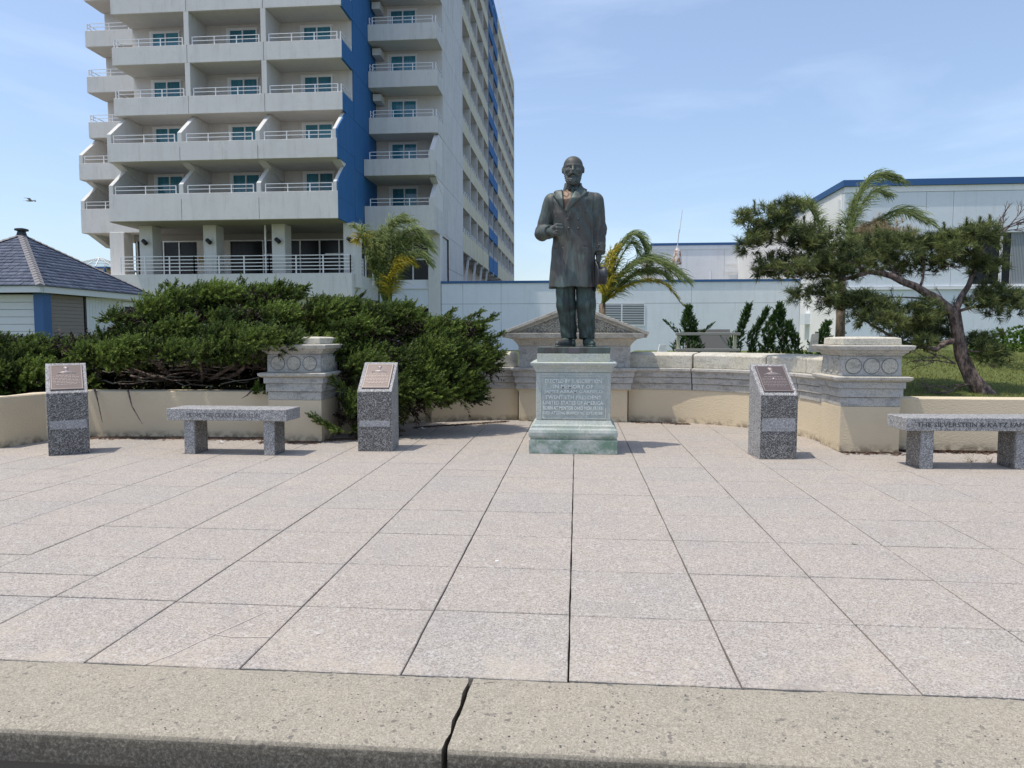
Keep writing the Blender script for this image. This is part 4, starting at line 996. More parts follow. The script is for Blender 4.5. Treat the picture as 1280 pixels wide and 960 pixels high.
juniper('juniper_shrub', 'low sprawling juniper between the leftmost marker and the largest juniper', jD, 41, (at(150, 478, 9.5).x, 9.5, .5), tips=[(105, 432, 9.6, -.7, .5, .2), (70, 432, 9.6, .8, .1, .3), (150, 425, 9.6, .4, .7, .15)])
# shaded tangle of bare dead stems under the junipers
tg = empty('dead_undergrowth', (at(230, 480, 9).x, 9.0, .55), label='dark tangle of bare dead juniper stems above the left planter wall', cat='undergrowth')
rg = np.random.default_rng(5); n = 3600; px = rg.uniform(-8.2, -3.2, n); py = rg.uniform(8.9, 10.4, n); pz = rg.uniform(.5, 1.15, n)
P = np.stack([px, py, pz], 1) - np.array(tg.location); V, T = plumes(P, rg.normal(0, 1, (n, 3)), rg.uniform(.1, .3, n), 14, .12, .022, 6, tint0=.2)
tag(npmesh('dead_twigs', V, tri(V), M_jund, tg, tint=T), kind='stuff')
r = random.Random(8)
for k in range(46):
    x = r.uniform(-6.4, -3.6); y = r.uniform(8.62, 8.95); z = r.uniform(.60, .98); pts = []
    a = r.uniform(-.35, .35); L = r.uniform(.3, 1.1)
    for q in range(6): pts.append(Vector((x + L * q / 5, y + r.uniform(-.03, .03), z + a * L * q / 5 * .6 + r.uniform(-.025, .025))) - tg.location)
    MB().tube(pts, [.007 * (1 - q / 7) + .003 for q in range(6)] if k % 4 else [.016, .015, .013, .010, .007, .004], 4).build('bare_branch', M_twig if k % 3 == 0 else M_bark, tg, smooth=True)
for (a, b, c) in ((( 160, 488, 8.27), (165, 508, 8.2), (178, 530, 8.2)), ((316, 487, 8.4), (309, 494, 8.25), (302, 498, 8.22)), ((118, 486, 8.3), (122, 500, 8.22), (128, 528, 8.22))):
    MB().tube([at(*a) - tg.location, at(*b) - tg.location, at(*c) - tg.location], [.012, .008, .003], 5).build('hanging_branch', M_bark, tg)
# small broad-leaved weed beside the left pier
def leafy(name, label, pos, size, n, seed, mat=M_bush, cat='plant'):
    rg = np.random.default_rng(seed); t = empty(name, pos, label=label, cat=cat); u = rg.normal(0, 1, (n, 3)); u[:, 2] = abs(u[:, 2]); u /= np.linalg.norm(u, axis=1, keepdims=True)
    P = u * np.array(size) * rg.uniform(.4, 1, (n, 1)); V, T = plumes(P, u + rg.normal(0, .4, u.shape), np.full(n, .05), 8, .06, .032, seed, tint0=.5)
    npmesh('leaves', V, tri(V), mat, t, tint=T)
    mb = MB()
    for k in range(6): mb.tube([(0, 0, -.03), tuple(P[k] * .9)], [.006, .003], 4)
    mb.build('stem', M_bark, t); return t
leafy('weed_plant', 'small bright green weed growing on the wall top beside the left pier', at(328, 492, 8.45), (.13, .1, .16), 26, 3)
leafy('round_bush', 'bright green rounded bush at the right edge behind the pine', at(1285, 440, 11.5), (.75, .5, .42), 520, 9, cat='bush')
leafy('round_bush', 'small dark bush on the lawn right of the pine trunk', at(1232, 445, 12.5), (.35, .35, .22), 110, 19, M_cyp, 'bush')

# ---------------------------------------------------------------- leaning pine
pr_ = Vector((at(1235, 500, 9.3).x, 9.3, .52)); pt = empty('pine_tree', tuple(pr_), label='leaning wind-shaped pine on the lawn mound behind the right pier', cat='tree')
def pp(px, py, Y): return at(px, py, Y) - pr_
trunk = MB(); 
trunk.tube([pp(1246, 512, 9.25), pp(1232, 494, 9.3), pp(1214, 472, 9.35), pp(1202, 445, 9.4), pp(1197, 415, 9.4), pp(1193, 392, 9.4), pp(1191, 386, 9.4)], [.15, .105, .088, .078, .070, .072, .060], 10)
trunk.build('trunk', M_bark, pt, smooth=True)
limbs = [([(1192, 392, 9.4), (1172, 374, 9.4), (1145, 358, 9.35), (1115, 345, 9.3), (1085, 340, 9.3), (1055, 349, 9.3), (1020, 345, 9.3)], .062), ([(1192, 392, 9.4), (1202, 370, 9.45), (1215, 345, 9.5), (1222, 325, 9.5), (1240, 300, 9.5)], .045),
         ([(1195, 425, 9.4), (1170, 437, 9.3), (1140, 432, 9.2), (1105, 415, 9.2), (1080, 400, 9.2)], .038), ([(1193, 394, 9.4), (1165, 392, 9.5), (1130, 399, 9.6), (1100, 396, 9.6)], .026), ([(1194, 390, 9.4), (1220, 383, 9.5), (1245, 378, 9.5), (1275, 385, 9.5)], .022),
         ([(1175, 376, 9.4), (1140, 372, 9.5), (1100, 374, 9.6)], .018), ([(1085, 340, 9.3), (1050, 320, 9.4), (1010, 308, 9.4), (975, 302, 9.4), (945, 290, 9.4)], .024), ([(1055, 347, 9.3), (1020, 330, 9.2), (985, 340, 9.2), (955, 338, 9.2)], .018),
         ([(1120, 346, 9.3), (1110, 325, 9.5), (1090, 305, 9.6)], .02), ([(1150, 360, 9.35), (1155, 335, 9.5), (1150, 310, 9.5)], .018), ([(1218, 335, 9.5), (1195, 320, 9.6), (1180, 305, 9.6)], .014),
         ([(1200, 440, 9.4), (1225, 440, 9.3), (1240, 432, 9.3)], .014)]
for pts, r0 in limbs:
    P = [pp(*q) for q in pts]; Q = []
    for a, b in zip(P[:-1], P[1:]): Q += [a, a.lerp(b, .5) + Vector((r.uniform(-.02, .02), r.uniform(-.02, .02), r.uniform(-.015, .02)))]
    Q.append(P[-1]); MB().tube(Q, [r0 * (1 - .75 * k / (len(Q) - 1)) for k in range(len(Q))], 7).build('limb', M_bark, pt, smooth=True)
# bare dead branches: fan at the upper right and whorl by the pier
def twigs(p, d, L, rr, depth, root=None):
    dd = root or MB()
    q = p + d * L + Vector((0, 0, .0)); m = p.lerp(q, .5) + Vector((r.uniform(-.03, .03), r.uniform(-.03, .03), r.uniform(-.03, .03))) * L * 2
    dd.tube([p, m, q], [rr, rr * .8, rr * .55], 4)
    if depth:
        for k in range(3): 
            nd = (d + Vector((r.uniform(-.7, .7), r.uniform(-.4, .4), r.uniform(-.5, .6)))).normalized(); twigs(p.lerp(q, r.uniform(.4, 1)), nd, L * r.uniform(.45, .7), rr * .6, depth - 1, dd)
    if root is None: dd.build('bare_branch', M_bark, pt)
twigs(pp(1235, 305, 9.5), Vector((.75, 0, .65)), .32, .016, 3); twigs(pp(1243, 294, 9.5), Vector((.85, 0, .5)), .40, .013, 3); twigs(pp(1240, 300, 9.5), Vector((.3, 0, .95)), .26, .012, 3); twigs(pp(1236, 304, 9.5), Vector((-.5, 0, .6)), .18, .009, 2)
for a in ((-1, .1), (-.9, .35), (-.8, -.25), (-.95, -.1)): twigs(pp(1195, 455, 9.35) if a[1] > 0 else pp(1215, 480, 9.3), Vector((a[0], -.1, a[1])).normalized(), .42, .012, 3)
for q in ((960, 300), (985, 290), (1000, 345), (1020, 300), (1040, 350), (1060, 390), (1080, 400), (1090, 320), (1110, 410), (1120, 380), (1150, 345), (1165, 375), (1120, 425), (1150, 430), (1180, 330), (1235, 345), (1100, 365), (1070, 365), (1180, 375), (1130, 358), (1160, 395), (1225, 450), (1205, 380), (1250, 382)): twigs(pp(q[0], q[1], 9.35), Vector((r.uniform(-.6, .6), 0, r.uniform(-.3, .8))).normalized(), .16, .006, 2)
pc = [(950, 275, 9.4, .24, .3, .10), (975, 285, 9.4, .22, .3, .12), (942, 300, 9.4, .17, .25, .09), (990, 262, 9.4, .14, .2, .08), (1008, 300, 9.4, .28, .35, .17), (1040, 305, 9.4, .34, .4, .17), (1075, 312, 9.5, .36, .45, .15), (1110, 308, 9.5, .36, .45, .13), (1145, 312, 9.5, .30, .4, .14), (1172, 305, 9.5, .22, .35, .12),
      (1200, 300, 9.5, .24, .35, .12), (1222, 296, 9.5, .16, .3, .13), (985, 335, 9.3, .24, .3, .11), (1018, 340, 9.2, .28, .35, .12), (1055, 335, 9.2, .34, .4, .12), (1095, 326, 9.7, .34, .35, .09), (1135, 334, 9.85, .26, .25, .08), (960, 338, 9.3, .14, .2, .07),
      (1020, 368, 9.2, .26, .3, .09), (1060, 376, 9.2, .28, .3, .10), (1095, 385, 9.2, .26, .3, .12), (1100, 405, 9.1, .26, .3, .12), (1130, 400, 9.2, .30, .3, .14), (1155, 408, 9.7, .26, .25, .10), (1145, 425, 9.2, .24, .3, .10), (1168, 420, 9.9, .16, .2, .10),
      (1220, 380, 9.5, .20, .3, .08), (1250, 372, 9.5, .24, .3, .08), (1280, 380, 9.5, .26, .3, .10), (1222, 428, 9.8, .13, .2, .09), (1232, 330, 9.5, .16, .25, .12), (1240, 445, 9.3, .14, .2, .09), (1205, 326, 9.8, .18, .25, .08)]
rg = np.random.default_rng(77); sub = []
for px, py, Y, a, b, c in pc:
    ce = np.array(pp(px, py, Y)); k = int(6 + 60 * a * c * 3.3)
    for _ in range(k):
        u = np.clip(rg.normal(0, .6, 3), -1.15, 1.15); s_ = rg.uniform(.05, .10); sub.append((ce + u * np.array((a, b, c)), (s_ * 1.2, s_ * 1.1, s_ * .8)))
P, D, pt_ = [], [], []
for b_ in sub:
    p_, d_ = blob_points([b_], 150, rg); P.append(p_); D.append(d_); pt_.append(np.full(len(p_), rg.normal(.36, .22)))
P, D, pt_ = np.concatenate(P), np.concatenate(D), np.concatenate(pt_); D = D * .8 + np.array([0, 0, .75]) + rg.normal(0, .35, D.shape)
V, Tt = plumes(P, D, rg.uniform(.04, .10, len(P)), 24, .100, .0085, 78, spread=.9, tintr=.24, tipt=.5, taper=.1, pt_=pt_)
# upright candle-like shoots along the outline
for px, py in ((943, 262), (968, 262), (985, 262), (1225, 283), (1237, 281), (935, 292), (1005, 282), (1180, 290), (1208, 284), (950, 330), (1018, 285), (1228, 362), (1095, 292), (1135, 296), (965, 325)):
    n = 16; s_ = np.linspace(0, 1, n)[:, None]; c = np.array(pp(px, py, 9.4)); V2, T2 = plumes(c + np.array([0, 0, .15]) * s_ - np.array([0, 0, .06]), np.tile([.0, 0, 1.], (n, 1)) + rg.normal(0, .12, (n, 3)), np.full(n, .03), 14, .06, .006, px, spread=.6, tint0=.45)
    V = np.concatenate([V, V2]); Tt = np.concatenate([Tt, T2])
npmesh('needles', V, tri(V), M_pine, pt, tint=Tt)
# pale, browned patch of dead needles at the top
P = np.array(pp(1103, 290, 9.6)) + rg.normal(0, 1, (90, 3)) * np.array([.16, .1, .05]); V, Tt = plumes(P, rg.normal(0, .5, (90, 3)) + [0, 0, .8], np.full(90, .06), 22, .08, .008, 4, tint0=.6)
npmesh('dry_needles', V, tri(V), M_palmd, pt, tint=Tt)

# ---------------------------------------------------------------- palms
def palm(name, label, base, trunk_h, r0, fronds, seed, lean=(0, 0)):
    """fronds: (azimuth deg, elevation deg, length, droop, leaflet length, material)"""
    t = empty(name, base, label=label, cat='palm'); rg = np.random.default_rng(seed)
    MB().tube([(0, 0, 0), (lean[0] * .5, 0, trunk_h * .5), (lean[0], 0, trunk_h)], [r0 * 1.15, r0, r0 * .9], 10).build('trunk', M_ptr, t, smooth=True)
    top = np.array([lean[0], lean[1], trunk_h])
    for cps, ll, m in fronds:
        # frond rib through measured points (px, py, metres towards the back)
        cp = [Vector(top)] + [at(a_, b_, base[1] + c_) - Vector(base) for a_, b_, c_ in cps]; cp = [cp[0] * 2 - cp[1]] + cp + [cp[-1] * 2 - cp[-2]]; pts = []; n = 16
        for k in range(n + 1):
            u = k / n * (len(cp) - 3); q_ = min(int(u), len(cp) - 4); t_ = u - q_; a_, b_, c_, d_ = cp[q_:q_ + 4]
            pts.append(np.array(.5 * ((2 * b_) + (c_ - a_) * t_ + (2 * a_ - 5 * b_ + 4 * c_ - d_) * t_ * t_ + (3 * b_ - a_ - 3 * c_ + d_) * t_ ** 3)))
        pts = np.array(pts); Ln = float(np.linalg.norm(np.diff(pts, axis=0), axis=1).sum())
        rc = MB().tube([Vector(q) for q in pts], [.020 * (1 - .8 * k / n) * (Ln / 1.4) for k in range(n + 1)], 5).build('frond', M_palm if m is not M_palmy else m, t)
        N = int(185 * min(1.7, Ln)); s_ = rg.uniform(.16, 1, N) * n; i = np.minimum(s_.astype(int), n - 1); fr_ = (s_ - i)[:, None]
        B = pts[i] * (1 - fr_) + pts[i + 1] * fr_; Tn = pts[i + 1] - pts[i]; Tn /= np.linalg.norm(Tn, axis=1, keepdims=True)
        sd_ = np.cross(Tn, [0, 0, 1.]); sd_ /= np.linalg.norm(sd_, axis=1, keepdims=True) + 1e-6
        sg = np.where(rg.random(N) < .5, -1, 1)[:, None]; env = np.sin(np.clip(s_ / n, .05, 1) * pi * .9 + .25)[:, None]
        VV = []; 
        L2 = 1.45 * ll * (.35 + .65 * np.abs(env)) * rg.uniform(.6, 1.2, (N, 1)); upv = np.cross(sd_, Tn)
        d0 = sd_ * sg * .75 + Tn * .55 + upv * rg.uniform(-.1, .5, (N, 1)) + rg.normal(0, .12, (N, 3)) + np.array([.22, 0, 0]); d0 /= np.linalg.norm(d0, axis=1, keepdims=True)
        p1 = B + d0 * L2 * .45; d1 = d0 + np.array([.12, 0, -.55]); d1 /= np.linalg.norm(d1, axis=1, keepdims=True); p2 = p1 + d1 * L2 * .35; d2 = d1 + np.array([.1, 0, -.6]); d2 /= np.linalg.norm(d2, axis=1, keepdims=True); p3 = p2 + d2 * L2 * .25
        w = np.cross(d0, rg.normal(0, 1, (N, 3))); w /= np.linalg.norm(w, axis=1, keepdims=True); w *= .0055 * base[1] / 13
        V = np.stack([B - w * .5, B + w * .5, p1 - w, p1 + w, p2 - w * .8, p2 + w * .8, p3], 1).reshape(-1, 3); o = np.arange(N)[:, None] * 7
        F_ = np.concatenate([o + np.array(q) for q in ((0, 1, 3), (0, 3, 2), (2, 3, 5), (2, 5, 4), (4, 5, 6))])
        npmesh('leaflets', V, F_, m, rc, tint=np.repeat(np.clip(rg.normal(.4, .25, N), 0, 1), 7))
    return t
# palm behind the statue
b = at(752, 402, 13.0); palm('palm_tree', 'palm behind the pedimented block, right of the statue, with a yellowing frond', (b.x, 13.0, .85), .98, .055,
    [([(757, 355, 0), (768, 318, 0), (786, 294, 0), (803, 300, 0), (812, 330, 0)], .24, M_palm), ([(759, 350, .1), (775, 312, .1), (793, 292, .1), (806, 312, .1), (809, 345, .1)], .22, M_palm),
     ([(755, 350, -.1), (762, 322, -.1), (770, 306, -.1)], .20, M_palmy), ([(753, 355, .1), (757, 330, .1), (763, 312, .1)], .26, M_palmy), ([(757, 365, -.2), (764, 345, -.2), (766, 322, -.2), (772, 308, -.2)], .26, M_palmy), ([(760, 362, .25), (772, 330, .25), (788, 304, .25), (798, 318, .25)], .30, M_palm), ([(768, 362, .3), (790, 345, .3), (818, 338, .3), (838, 352, .3)], .34, M_palm), ([(755, 360, 0), (760, 340, .2), (768, 325, .2)], .2, M_palmy),
     ([(768, 352, .1), (788, 330, .1), (815, 322, .2), (842, 337, .2), (860, 352, .2)], .34, M_palm), ([(766, 358, -.1), (784, 338, -.1), (805, 326, -.1), (830, 332, -.1), (850, 350, -.1)], .34, M_palm),
     ([(762, 372, 0), (782, 358, 0), (806, 351, 0), (832, 356, 0), (852, 380, 0)], .17, M_palmy), ([(765, 370, .2), (785, 350, .2), (800, 340, .2), (822, 342, .2)], .30, M_palm), ([(752, 350, .2), (748, 320, .2), (744, 300, .2)], .22, M_palm)], 4, (.02, 0))
b = at(487, 385, 22.0); palm('palm_tree', 'palm in front of the hotel above the junipers, with one bright yellow frond', (b.x, 22.0, .85), .95, .09,
    [([(470, 345, 0), (458, 312, 0), (450, 290, 0), (443, 285, 0)], .60, M_palm), ([(474, 345, .3), (463, 315, .3), (452, 298, .3), (446, 300, .3)], .55, M_palmy), ([(480, 340, 0), (482, 305, 0), (488, 282, 0), (503, 270, 0)], .60, M_palm), ([(483, 340, .2), (486, 300, .2), (496, 280, .2), (516, 276, .2)], .6, M_palm),
     ([(478, 340, .4), (474, 305, .4), (478, 285, .4)], .55, M_palm), ([(488, 338, 0), (498, 305, 0), (514, 288, 0), (532, 298, 0)], .6, M_palm), ([(490, 340, .3), (503, 315, .3), (522, 298, .3), (538, 312, .3)], .6, M_palm), ([(492, 345, -.2), (508, 325, -.2), (525, 318, -.2), (536, 330, -.2)], .5, M_palm),
     ([(486, 360, -.3), (490, 340, -.3), (500, 325, -.3), (514, 323, -.3)], .40, M_palmy), ([(487, 358, -.4), (494, 338, -.4), (506, 328, -.4), (520, 332, -.4)], .36, M_palmy), ([(470, 350, .2), (462, 330, .2), (455, 315, .2)], .5, M_palm), ([(476, 342, -.2), (468, 315, -.2), (465, 300, -.2)], .5, M_palm)], 5)
b = at(1050, 420, 12.5); palm('palm_tree', 'brown-trunked palm rising behind the pine crown, fronds blown to the right', (b.x, 12.5, .85), 1.35, .072,
    [([(1062, 285, 0), (1072, 250, 0), (1088, 224, 0), (1108, 218, 0), (1130, 230, 0)], 0.24, M_palm), ([(1060, 288, .1), (1068, 255, .1), (1082, 228, .1), (1100, 222, .1), (1120, 226, .1)], 0.26, M_palm), ([(1064, 290, -.1), (1074, 262, -.1), (1092, 240, -.1), (1112, 246, -.1)], 0.27, M_palm),
     ([(1075, 296, .1), (1098, 275, .1), (1125, 262, .1), (1150, 270, .1), (1175, 287, .1)], 0.23, M_palm), ([(1075, 298, 0), (1100, 280, 0), (1128, 266, 0), (1160, 280, 0)], 0.22, M_palm),
     ([(1030, 300, 0), (1018, 270, 0), (1004, 252, 0), (988, 254, 0)], 0.17, M_palm), ([(1034, 300, .1), (1022, 272, .1), (1012, 256, .1), (1000, 252, .1)], 0.17, M_palm), ([(1058, 300, .2), (1060, 270, .2), (1068, 245, .2)], 0.24, M_palm),
     ([(1065, 300, 0), (1090, 288, 0), (1115, 292, 0)], .26, M_palmd), ([(1060, 300, .1), (1085, 282, .1), (1105, 282, .1)], .26, M_palmd)], 6)
b = at(520, 388, 17.0)
leafy('potted_palm', 'small reddish shrub tip showing over the junipers below the hotel', (b.x, 17.0, b.z - .15), (.3, .3, .35), 26, 31, M_palmd)

# ---------------------------------------------------------------- twisted cypress-like junipers and rail fence
def cypress(label, px, pyb, pyt, Y, w, seed, lean=.0, stems=1, side=()):
    base = at(px, pyb, Y); top = at(px, pyt, Y); H = top.z - base.z + .25
    t = empty('twisted_juniper', (base.x, Y, base.z - .25), label=label, cat='conifer', group='twisted upright junipers behind the wall')
    rg = np.random.default_rng(seed); Ps = []; Ds = []; Ls = []; mb = MB()
    for s_ in range(stems):
        ox = (s_ - (stems - 1) / 2) * w * .55; h = H * (1 - .12 * abs(s_ - stems // 2)); ph = rg.random() * 6
        def ax(q): return np.array([ox * (.5 + .5 * q) + lean * q ** 2.2 + .03 * sin(ph + q * 9), .03 * cos(ph + q * 8), h * q])
        mb.tube([Vector(ax(q)) for q in np.linspace(0, .97, 10)], [.03 * (1 - q * .8) for q in np.linspace(0, 1, 10)], 5)
        n = int(420 * h * (w / .4) ** .7); q = rg.random(n) ** .85; env = w * (1 - q) ** 1.1 * (.68 + .32 * np.sin(q * 15 + ph)) * .52 + .025; th = rg.random(n) * 2 * pi
        A = np.array([ax(v) for v in q]); o = np.stack([np.cos(th), np.sin(th), np.zeros(n)], 1); k = rg.uniform(.2, 1, (n, 1)) ** .5
        Ps.append(A + o * env[:, None] * k); Ds.append(o * .55 + np.array([lean * 1.2, 0, .9]) + rg.normal(0, .25, (n, 3))); Ls.append(rg.uniform(.05, .12, n))
    for dx, z0, L in side:
        n = int(L * 110); q = np.linspace(0, 1, n)[:, None]; Ps.append(np.array([0, 0, z0 * H]) + np.array([dx, 0, .75]) * L * q * (1 + .2 * q) + rg.normal(0, .02 + .02, (n, 3)) * (1.2 - q)); Ds.append(np.tile([dx, 0, 1.], (n, 1)) + rg.normal(0, .3, (n, 3))); Ls.append(np.full(n, .07))
    V, T = plumes(np.concatenate(Ps), np.concatenate(Ds), np.concatenate(Ls), 20, .042, .016, seed, spread=.6, tint0=.35)
    npmesh('foliage', V, tri(V), M_cyp, t, tint=T); mb.build('trunk', M_bark, t)
cypress('widest twisted juniper, behind the left end of the grey rail fence', 860, 442, 384, 15.5, .92, 1, .02, 1, side=((-1.0, .45, .42), (1.0, .4, .42)))
cypress('twisted juniper just right of the rail fence, leaning tip to the right', 918, 444, 382, 15.5, .42, 2, .30, 1)
cypress('thin curved twisted juniper second right of the rail fence', 937, 444, 386, 15.6, .28, 3, .34, 1)
cypress('dense middle juniper of the row right of the fence', 957, 444, 381, 15.5, .52, 4, .26, 1, side=((.35, .35, .45), (-.5, .2, .25)))
cypress('narrow pointed juniper between the dense one and the short one', 978, 444, 389, 15.5, .36, 5, -.04, 1)
cypress('short juniper at the right end of the row', 995, 444, 403, 15.4, .38, 6, -.16, 1)
cypress('small spiky juniper just left of the palm trunk and right pier', 1024, 440, 404, 14.0, .50, 7, .16, 1, side=((-.8, .3, .2), (1.0, .35, .35)))
fe = empty('rail_fence', tuple(at(884, 448, 14.6)), label='short grey two-rail wooden fence behind the curved wall', cat='fence')
m_ = Mat('weathered_wood', (.30, .29, .27), .9); M_wood = m_.m
w = 14.6 / FPX
for z in (.14, .46): MB().box(-38 * w * 1.02, 38 * w * 1.02, -.05, -.005, z, z + .055).build('rail', M_wood, fe, bevel=.006)
for px in (849, 917): x = (px - 884) * w; MB().box(x - .028, x + .028, 0, .06, -.3, .49).build('post', M_cream, fe)
MB().tube([((898 - 884) * w, 0, .48), ((917 - 884) * w, 0, .05)], .02, 4).build('brace', M_wood, fe)
q = at(890, 430, 19); MB().box(-.62, .45, 0, .5, -.35, .38).build('equipment_box', Mat('brown_panel', (.27, .235, .225), .8).m).location = q; tag(bpy.data.objects['equipment_box'], 'brownish equipment housing behind the rail fence', 'utility box')
q = at(828, 437, 14); lb = MB().prism([(-.09, -.1), (.10, -.1), (.07, .10), (-.05, .10)], 'y', 0, .12).build('lamp_housing', M_annexw); lb.location = q; tag(lb, 'small white floodlight box on the lawn between block and fence', 'floodlight')
sc = MB().prism([(0, 0), (.13, 0), (.10, .10), (.11, .24), (.05, .22), (.03, .10)], 'y', 0, .1).build('scroll_stone', M_stonew); sc.location = at(1012, 440, 9.3); tag(sc, 'small white scroll stone beside the right pier top', 'ornament')

# ---------------------------------------------------------------- debris: mulch strips, paper, weeds
def mulch(pts, label, seed):
    rg = np.random.default_rng(seed); P = []
    for x0, x1, y0, y1, n in pts:
        x0, x1, y0, y1 = (x0, x1, y0, y1) if x0 < x1 else (x1, x0, y1, y0); x = rg.uniform(x0, x1, n); f = (x - x0) / (x1 - x0); P.append(np.stack([x, y0 + (y1 - y0) * f - np.abs(rg.normal(0, .075, n)), np.full(n, .002)], 1))
    P = np.concatenate(P); n = len(P); a = rg.random(n) * pi; l = rg.uniform(.008, .04, n); ww = rg.uniform(.003, .008, n)
    u = np.stack([np.cos(a) * l, np.sin(a) * l, rg.normal(0, .002, n)], 1); v = np.stack([-np.sin(a) * ww, np.cos(a) * ww, np.full(n, .0)], 1)
    V = np.stack([P - u - v, P + u - v, P + u + v + [0, 0, .004], P - u + v + [0, 0, .006]], 1).reshape(-1, 3)
    tag(npmesh('needle_litter', V, np.arange(4 * n).reshape(-1, 4), M_mulch), label, 'litter', kind='stuff')
mulch([(-6.0, -5.0, 8.28, 8.36, 900), (-5.0, -3.7, 8.36, 8.40, 2600), (-3.7, -3.0, 8.15, 8.15, 500), (-3.0, -2.2, 8.35, 8.75, 900)], 'brown fallen needles along the foot of the left planter wall', 1)
mulch([(3.5, 6.2, 8.14, 8.10, 4200), (2.83, 3.45, 7.94, 7.94, 220), (.8, 1.6, 10.5, 10.33, 200), (-1.0, -2.2, 10.4, 9.6, 500)], 'brown fallen needles along the foot of the right planter wall', 2)
def paper(px, py, Y0_, s_, lab):
    d = _F + _R * ((px - 640) / FPX) - _U * ((py - 480) / FPX); t = -EYE / d.z; x, y = d.x * t, d.y * t
    g = [(-s_, -s_ * .4, .0), (0, -s_ * .6, .02), (s_, -s_ * .3, .004), (-s_ * .9, s_ * .5, .008), (0.1 * s_, s_ * .35, .03), (s_ * .9, s_ * .6, .002)]
    o = MB().add(g + [(a, b, c - .002) for a, b, c in g], [(0, 1, 4, 3), (1, 2, 5, 4), (9, 10, 7, 6), (10, 11, 8, 7)]).build('paper_scrap', M_frame); o.location = (x, y, .004); tag(o, lab, 'litter')
paper(464, 553, 0, .07, 'crumpled white paper on the paving left of the middle marker'); paper(276, 554, 0, .035, 'tiny pale scrap on the paving beneath the left bench'); paper(527, 537, 0, .05, 'small white scrap beside the curved wall under the juniper')
def weed(px, py, s_, n, lab, seed, mat=M_palmd):
    d = _F + _R * ((px - 640) / FPX) - _U * ((py - 480) / FPX); t = -EYE / d.z; rg = np.random.default_rng(seed)
    D = rg.normal(0, .8, (n, 3)); D[:, 2] = abs(D[:, 2]) + .5; V, T = plumes(rg.normal(0, s_ * .2, (n, 3)) * [1, 1, 0], D, rg.uniform(s_ * .6, s_ * 1.3, n), 16, s_ * .18, .0035, seed)
    o = npmesh('weed', V, tri(V), mat, tint=T); o.location = (d.x * t, d.y * t, 0); tag(o, lab, 'weed')
weed(1212, 578, .10, 16, 'dry spindly weed in a joint under the right bench', 1); weed(1238, 579, .07, 12, 'small dry weed tuft by the right leg of the right bench', 2); weed(1068, 681, .018, 8, 'tiny green weed tuft in a slab joint on the right of the plaza', 3, M_grass); weed(540, 548, .03, 4, 'tiny weed in the paving beside the middle marker', 4, M_grass)

# ---------------------------------------------------------------- bronze statue, sculpted as signed distance fields
def surf(f, xs, ys, zs):
    """surface nets on a rectilinear grid"""
    X, Y, Z = np.meshgrid(xs, ys, zs, indexing='ij'); G = f(X, Y, Z).astype(np.float32); s = G < 0
    cn = tuple(n - 1 for n in G.shape); sm = np.zeros(cn + (3,), np.float32); ct = np.zeros(cn, np.float32); co = (xs, ys, zs)
    quads = []
    for a in range(3):
        sl0 = [slice(None)] * 3; sl1 = [slice(None)] * 3; sl0[a] = slice(None, -1); sl1[a] = slice(1, None)
        g0, g1 = G[tuple(sl0)], G[tuple(sl1)]; cr = (g0 < 0) != (g1 < 0); idx = np.argwhere(cr)
        t = (g0 / (g0 - g1 + 1e-12))[cr]; p = np.empty((len(idx), 3), np.float32)
        for k in range(3):
            c = co[k]; p[:, k] = c[idx[:, k]] if k != a else c[idx[:, k]] + (c[idx[:, k] + 1] - c[idx[:, k]]) * t
        b, c = [k for k in range(3) if k != a]; ok = np.ones(len(idx), bool); cells = []
        for db in (0, -1):
            for dc in (0, -1):
                q = idx.copy(); q[:, b] += db; q[:, c] += dc; v = (q[:, b] >= 0) & (q[:, c] >= 0) & (q[:, b] < cn[b]) & (q[:, c] < cn[c]); ok &= v; cells.append(q)
                np.add.at(sm, tuple(q[v].T), p[v]); np.add.at(ct, tuple(q[v].T), 1)
        fl = (g0[cr] < 0) ^ (a == 1); cells = [q[ok] for q in cells]; fl = fl[ok]
        lin = [np.ravel_multi_index(q.T, cn) for q in cells]
        Q = np.stack([lin[0], lin[1], lin[3], lin[2]], 1); Q[fl] = Q[fl][:, ::-1]; quads.append(Q)
    Q = np.concatenate(quads); used, inv = np.unique(Q, return_inverse=True); Vv = (sm.reshape(-1, 3)[used] / ct.reshape(-1)[used][:, None])
    return Vv, inv.reshape(Q.shape)
def cap(X, Y, Z, a, b, r1, r2=None, sy=1.0):
    r2 = r1 if r2 is None else r2; a = np.array(a, float); b = np.array(b, float); d = b - a; L = d @ d
    h = np.clip(((X - a[0]) * d[0] + (Y - a[1]) * d[1] + (Z - a[2]) * d[2]) / L, 0, 1)
    return np.sqrt((X - a[0] - h * d[0]) ** 2 + ((Y - a[1] - h * d[1]) / sy) ** 2 + (Z - a[2] - h * d[2]) ** 2) - (r1 + (r2 - r1) * h)
def ell(X, Y, Z, c, r):
    k = np.sqrt(((X - c[0]) / r[0]) ** 2 + ((Y - c[1]) / r[1]) ** 2 + ((Z - c[2]) / r[2]) ** 2); return (k - 1) * min(r)
def su(a, b, k): h = np.clip(.5 + .5 * (b - a) / k, 0, 1); return b * (1 - h) + a * h - k * h * (1 - h)
def sdif(a, b, k): h = np.clip(.5 - .5 * (a + b) / k, 0, 1); return a * (1 - h) - b * h + k * h * (1 - h)   # a minus b
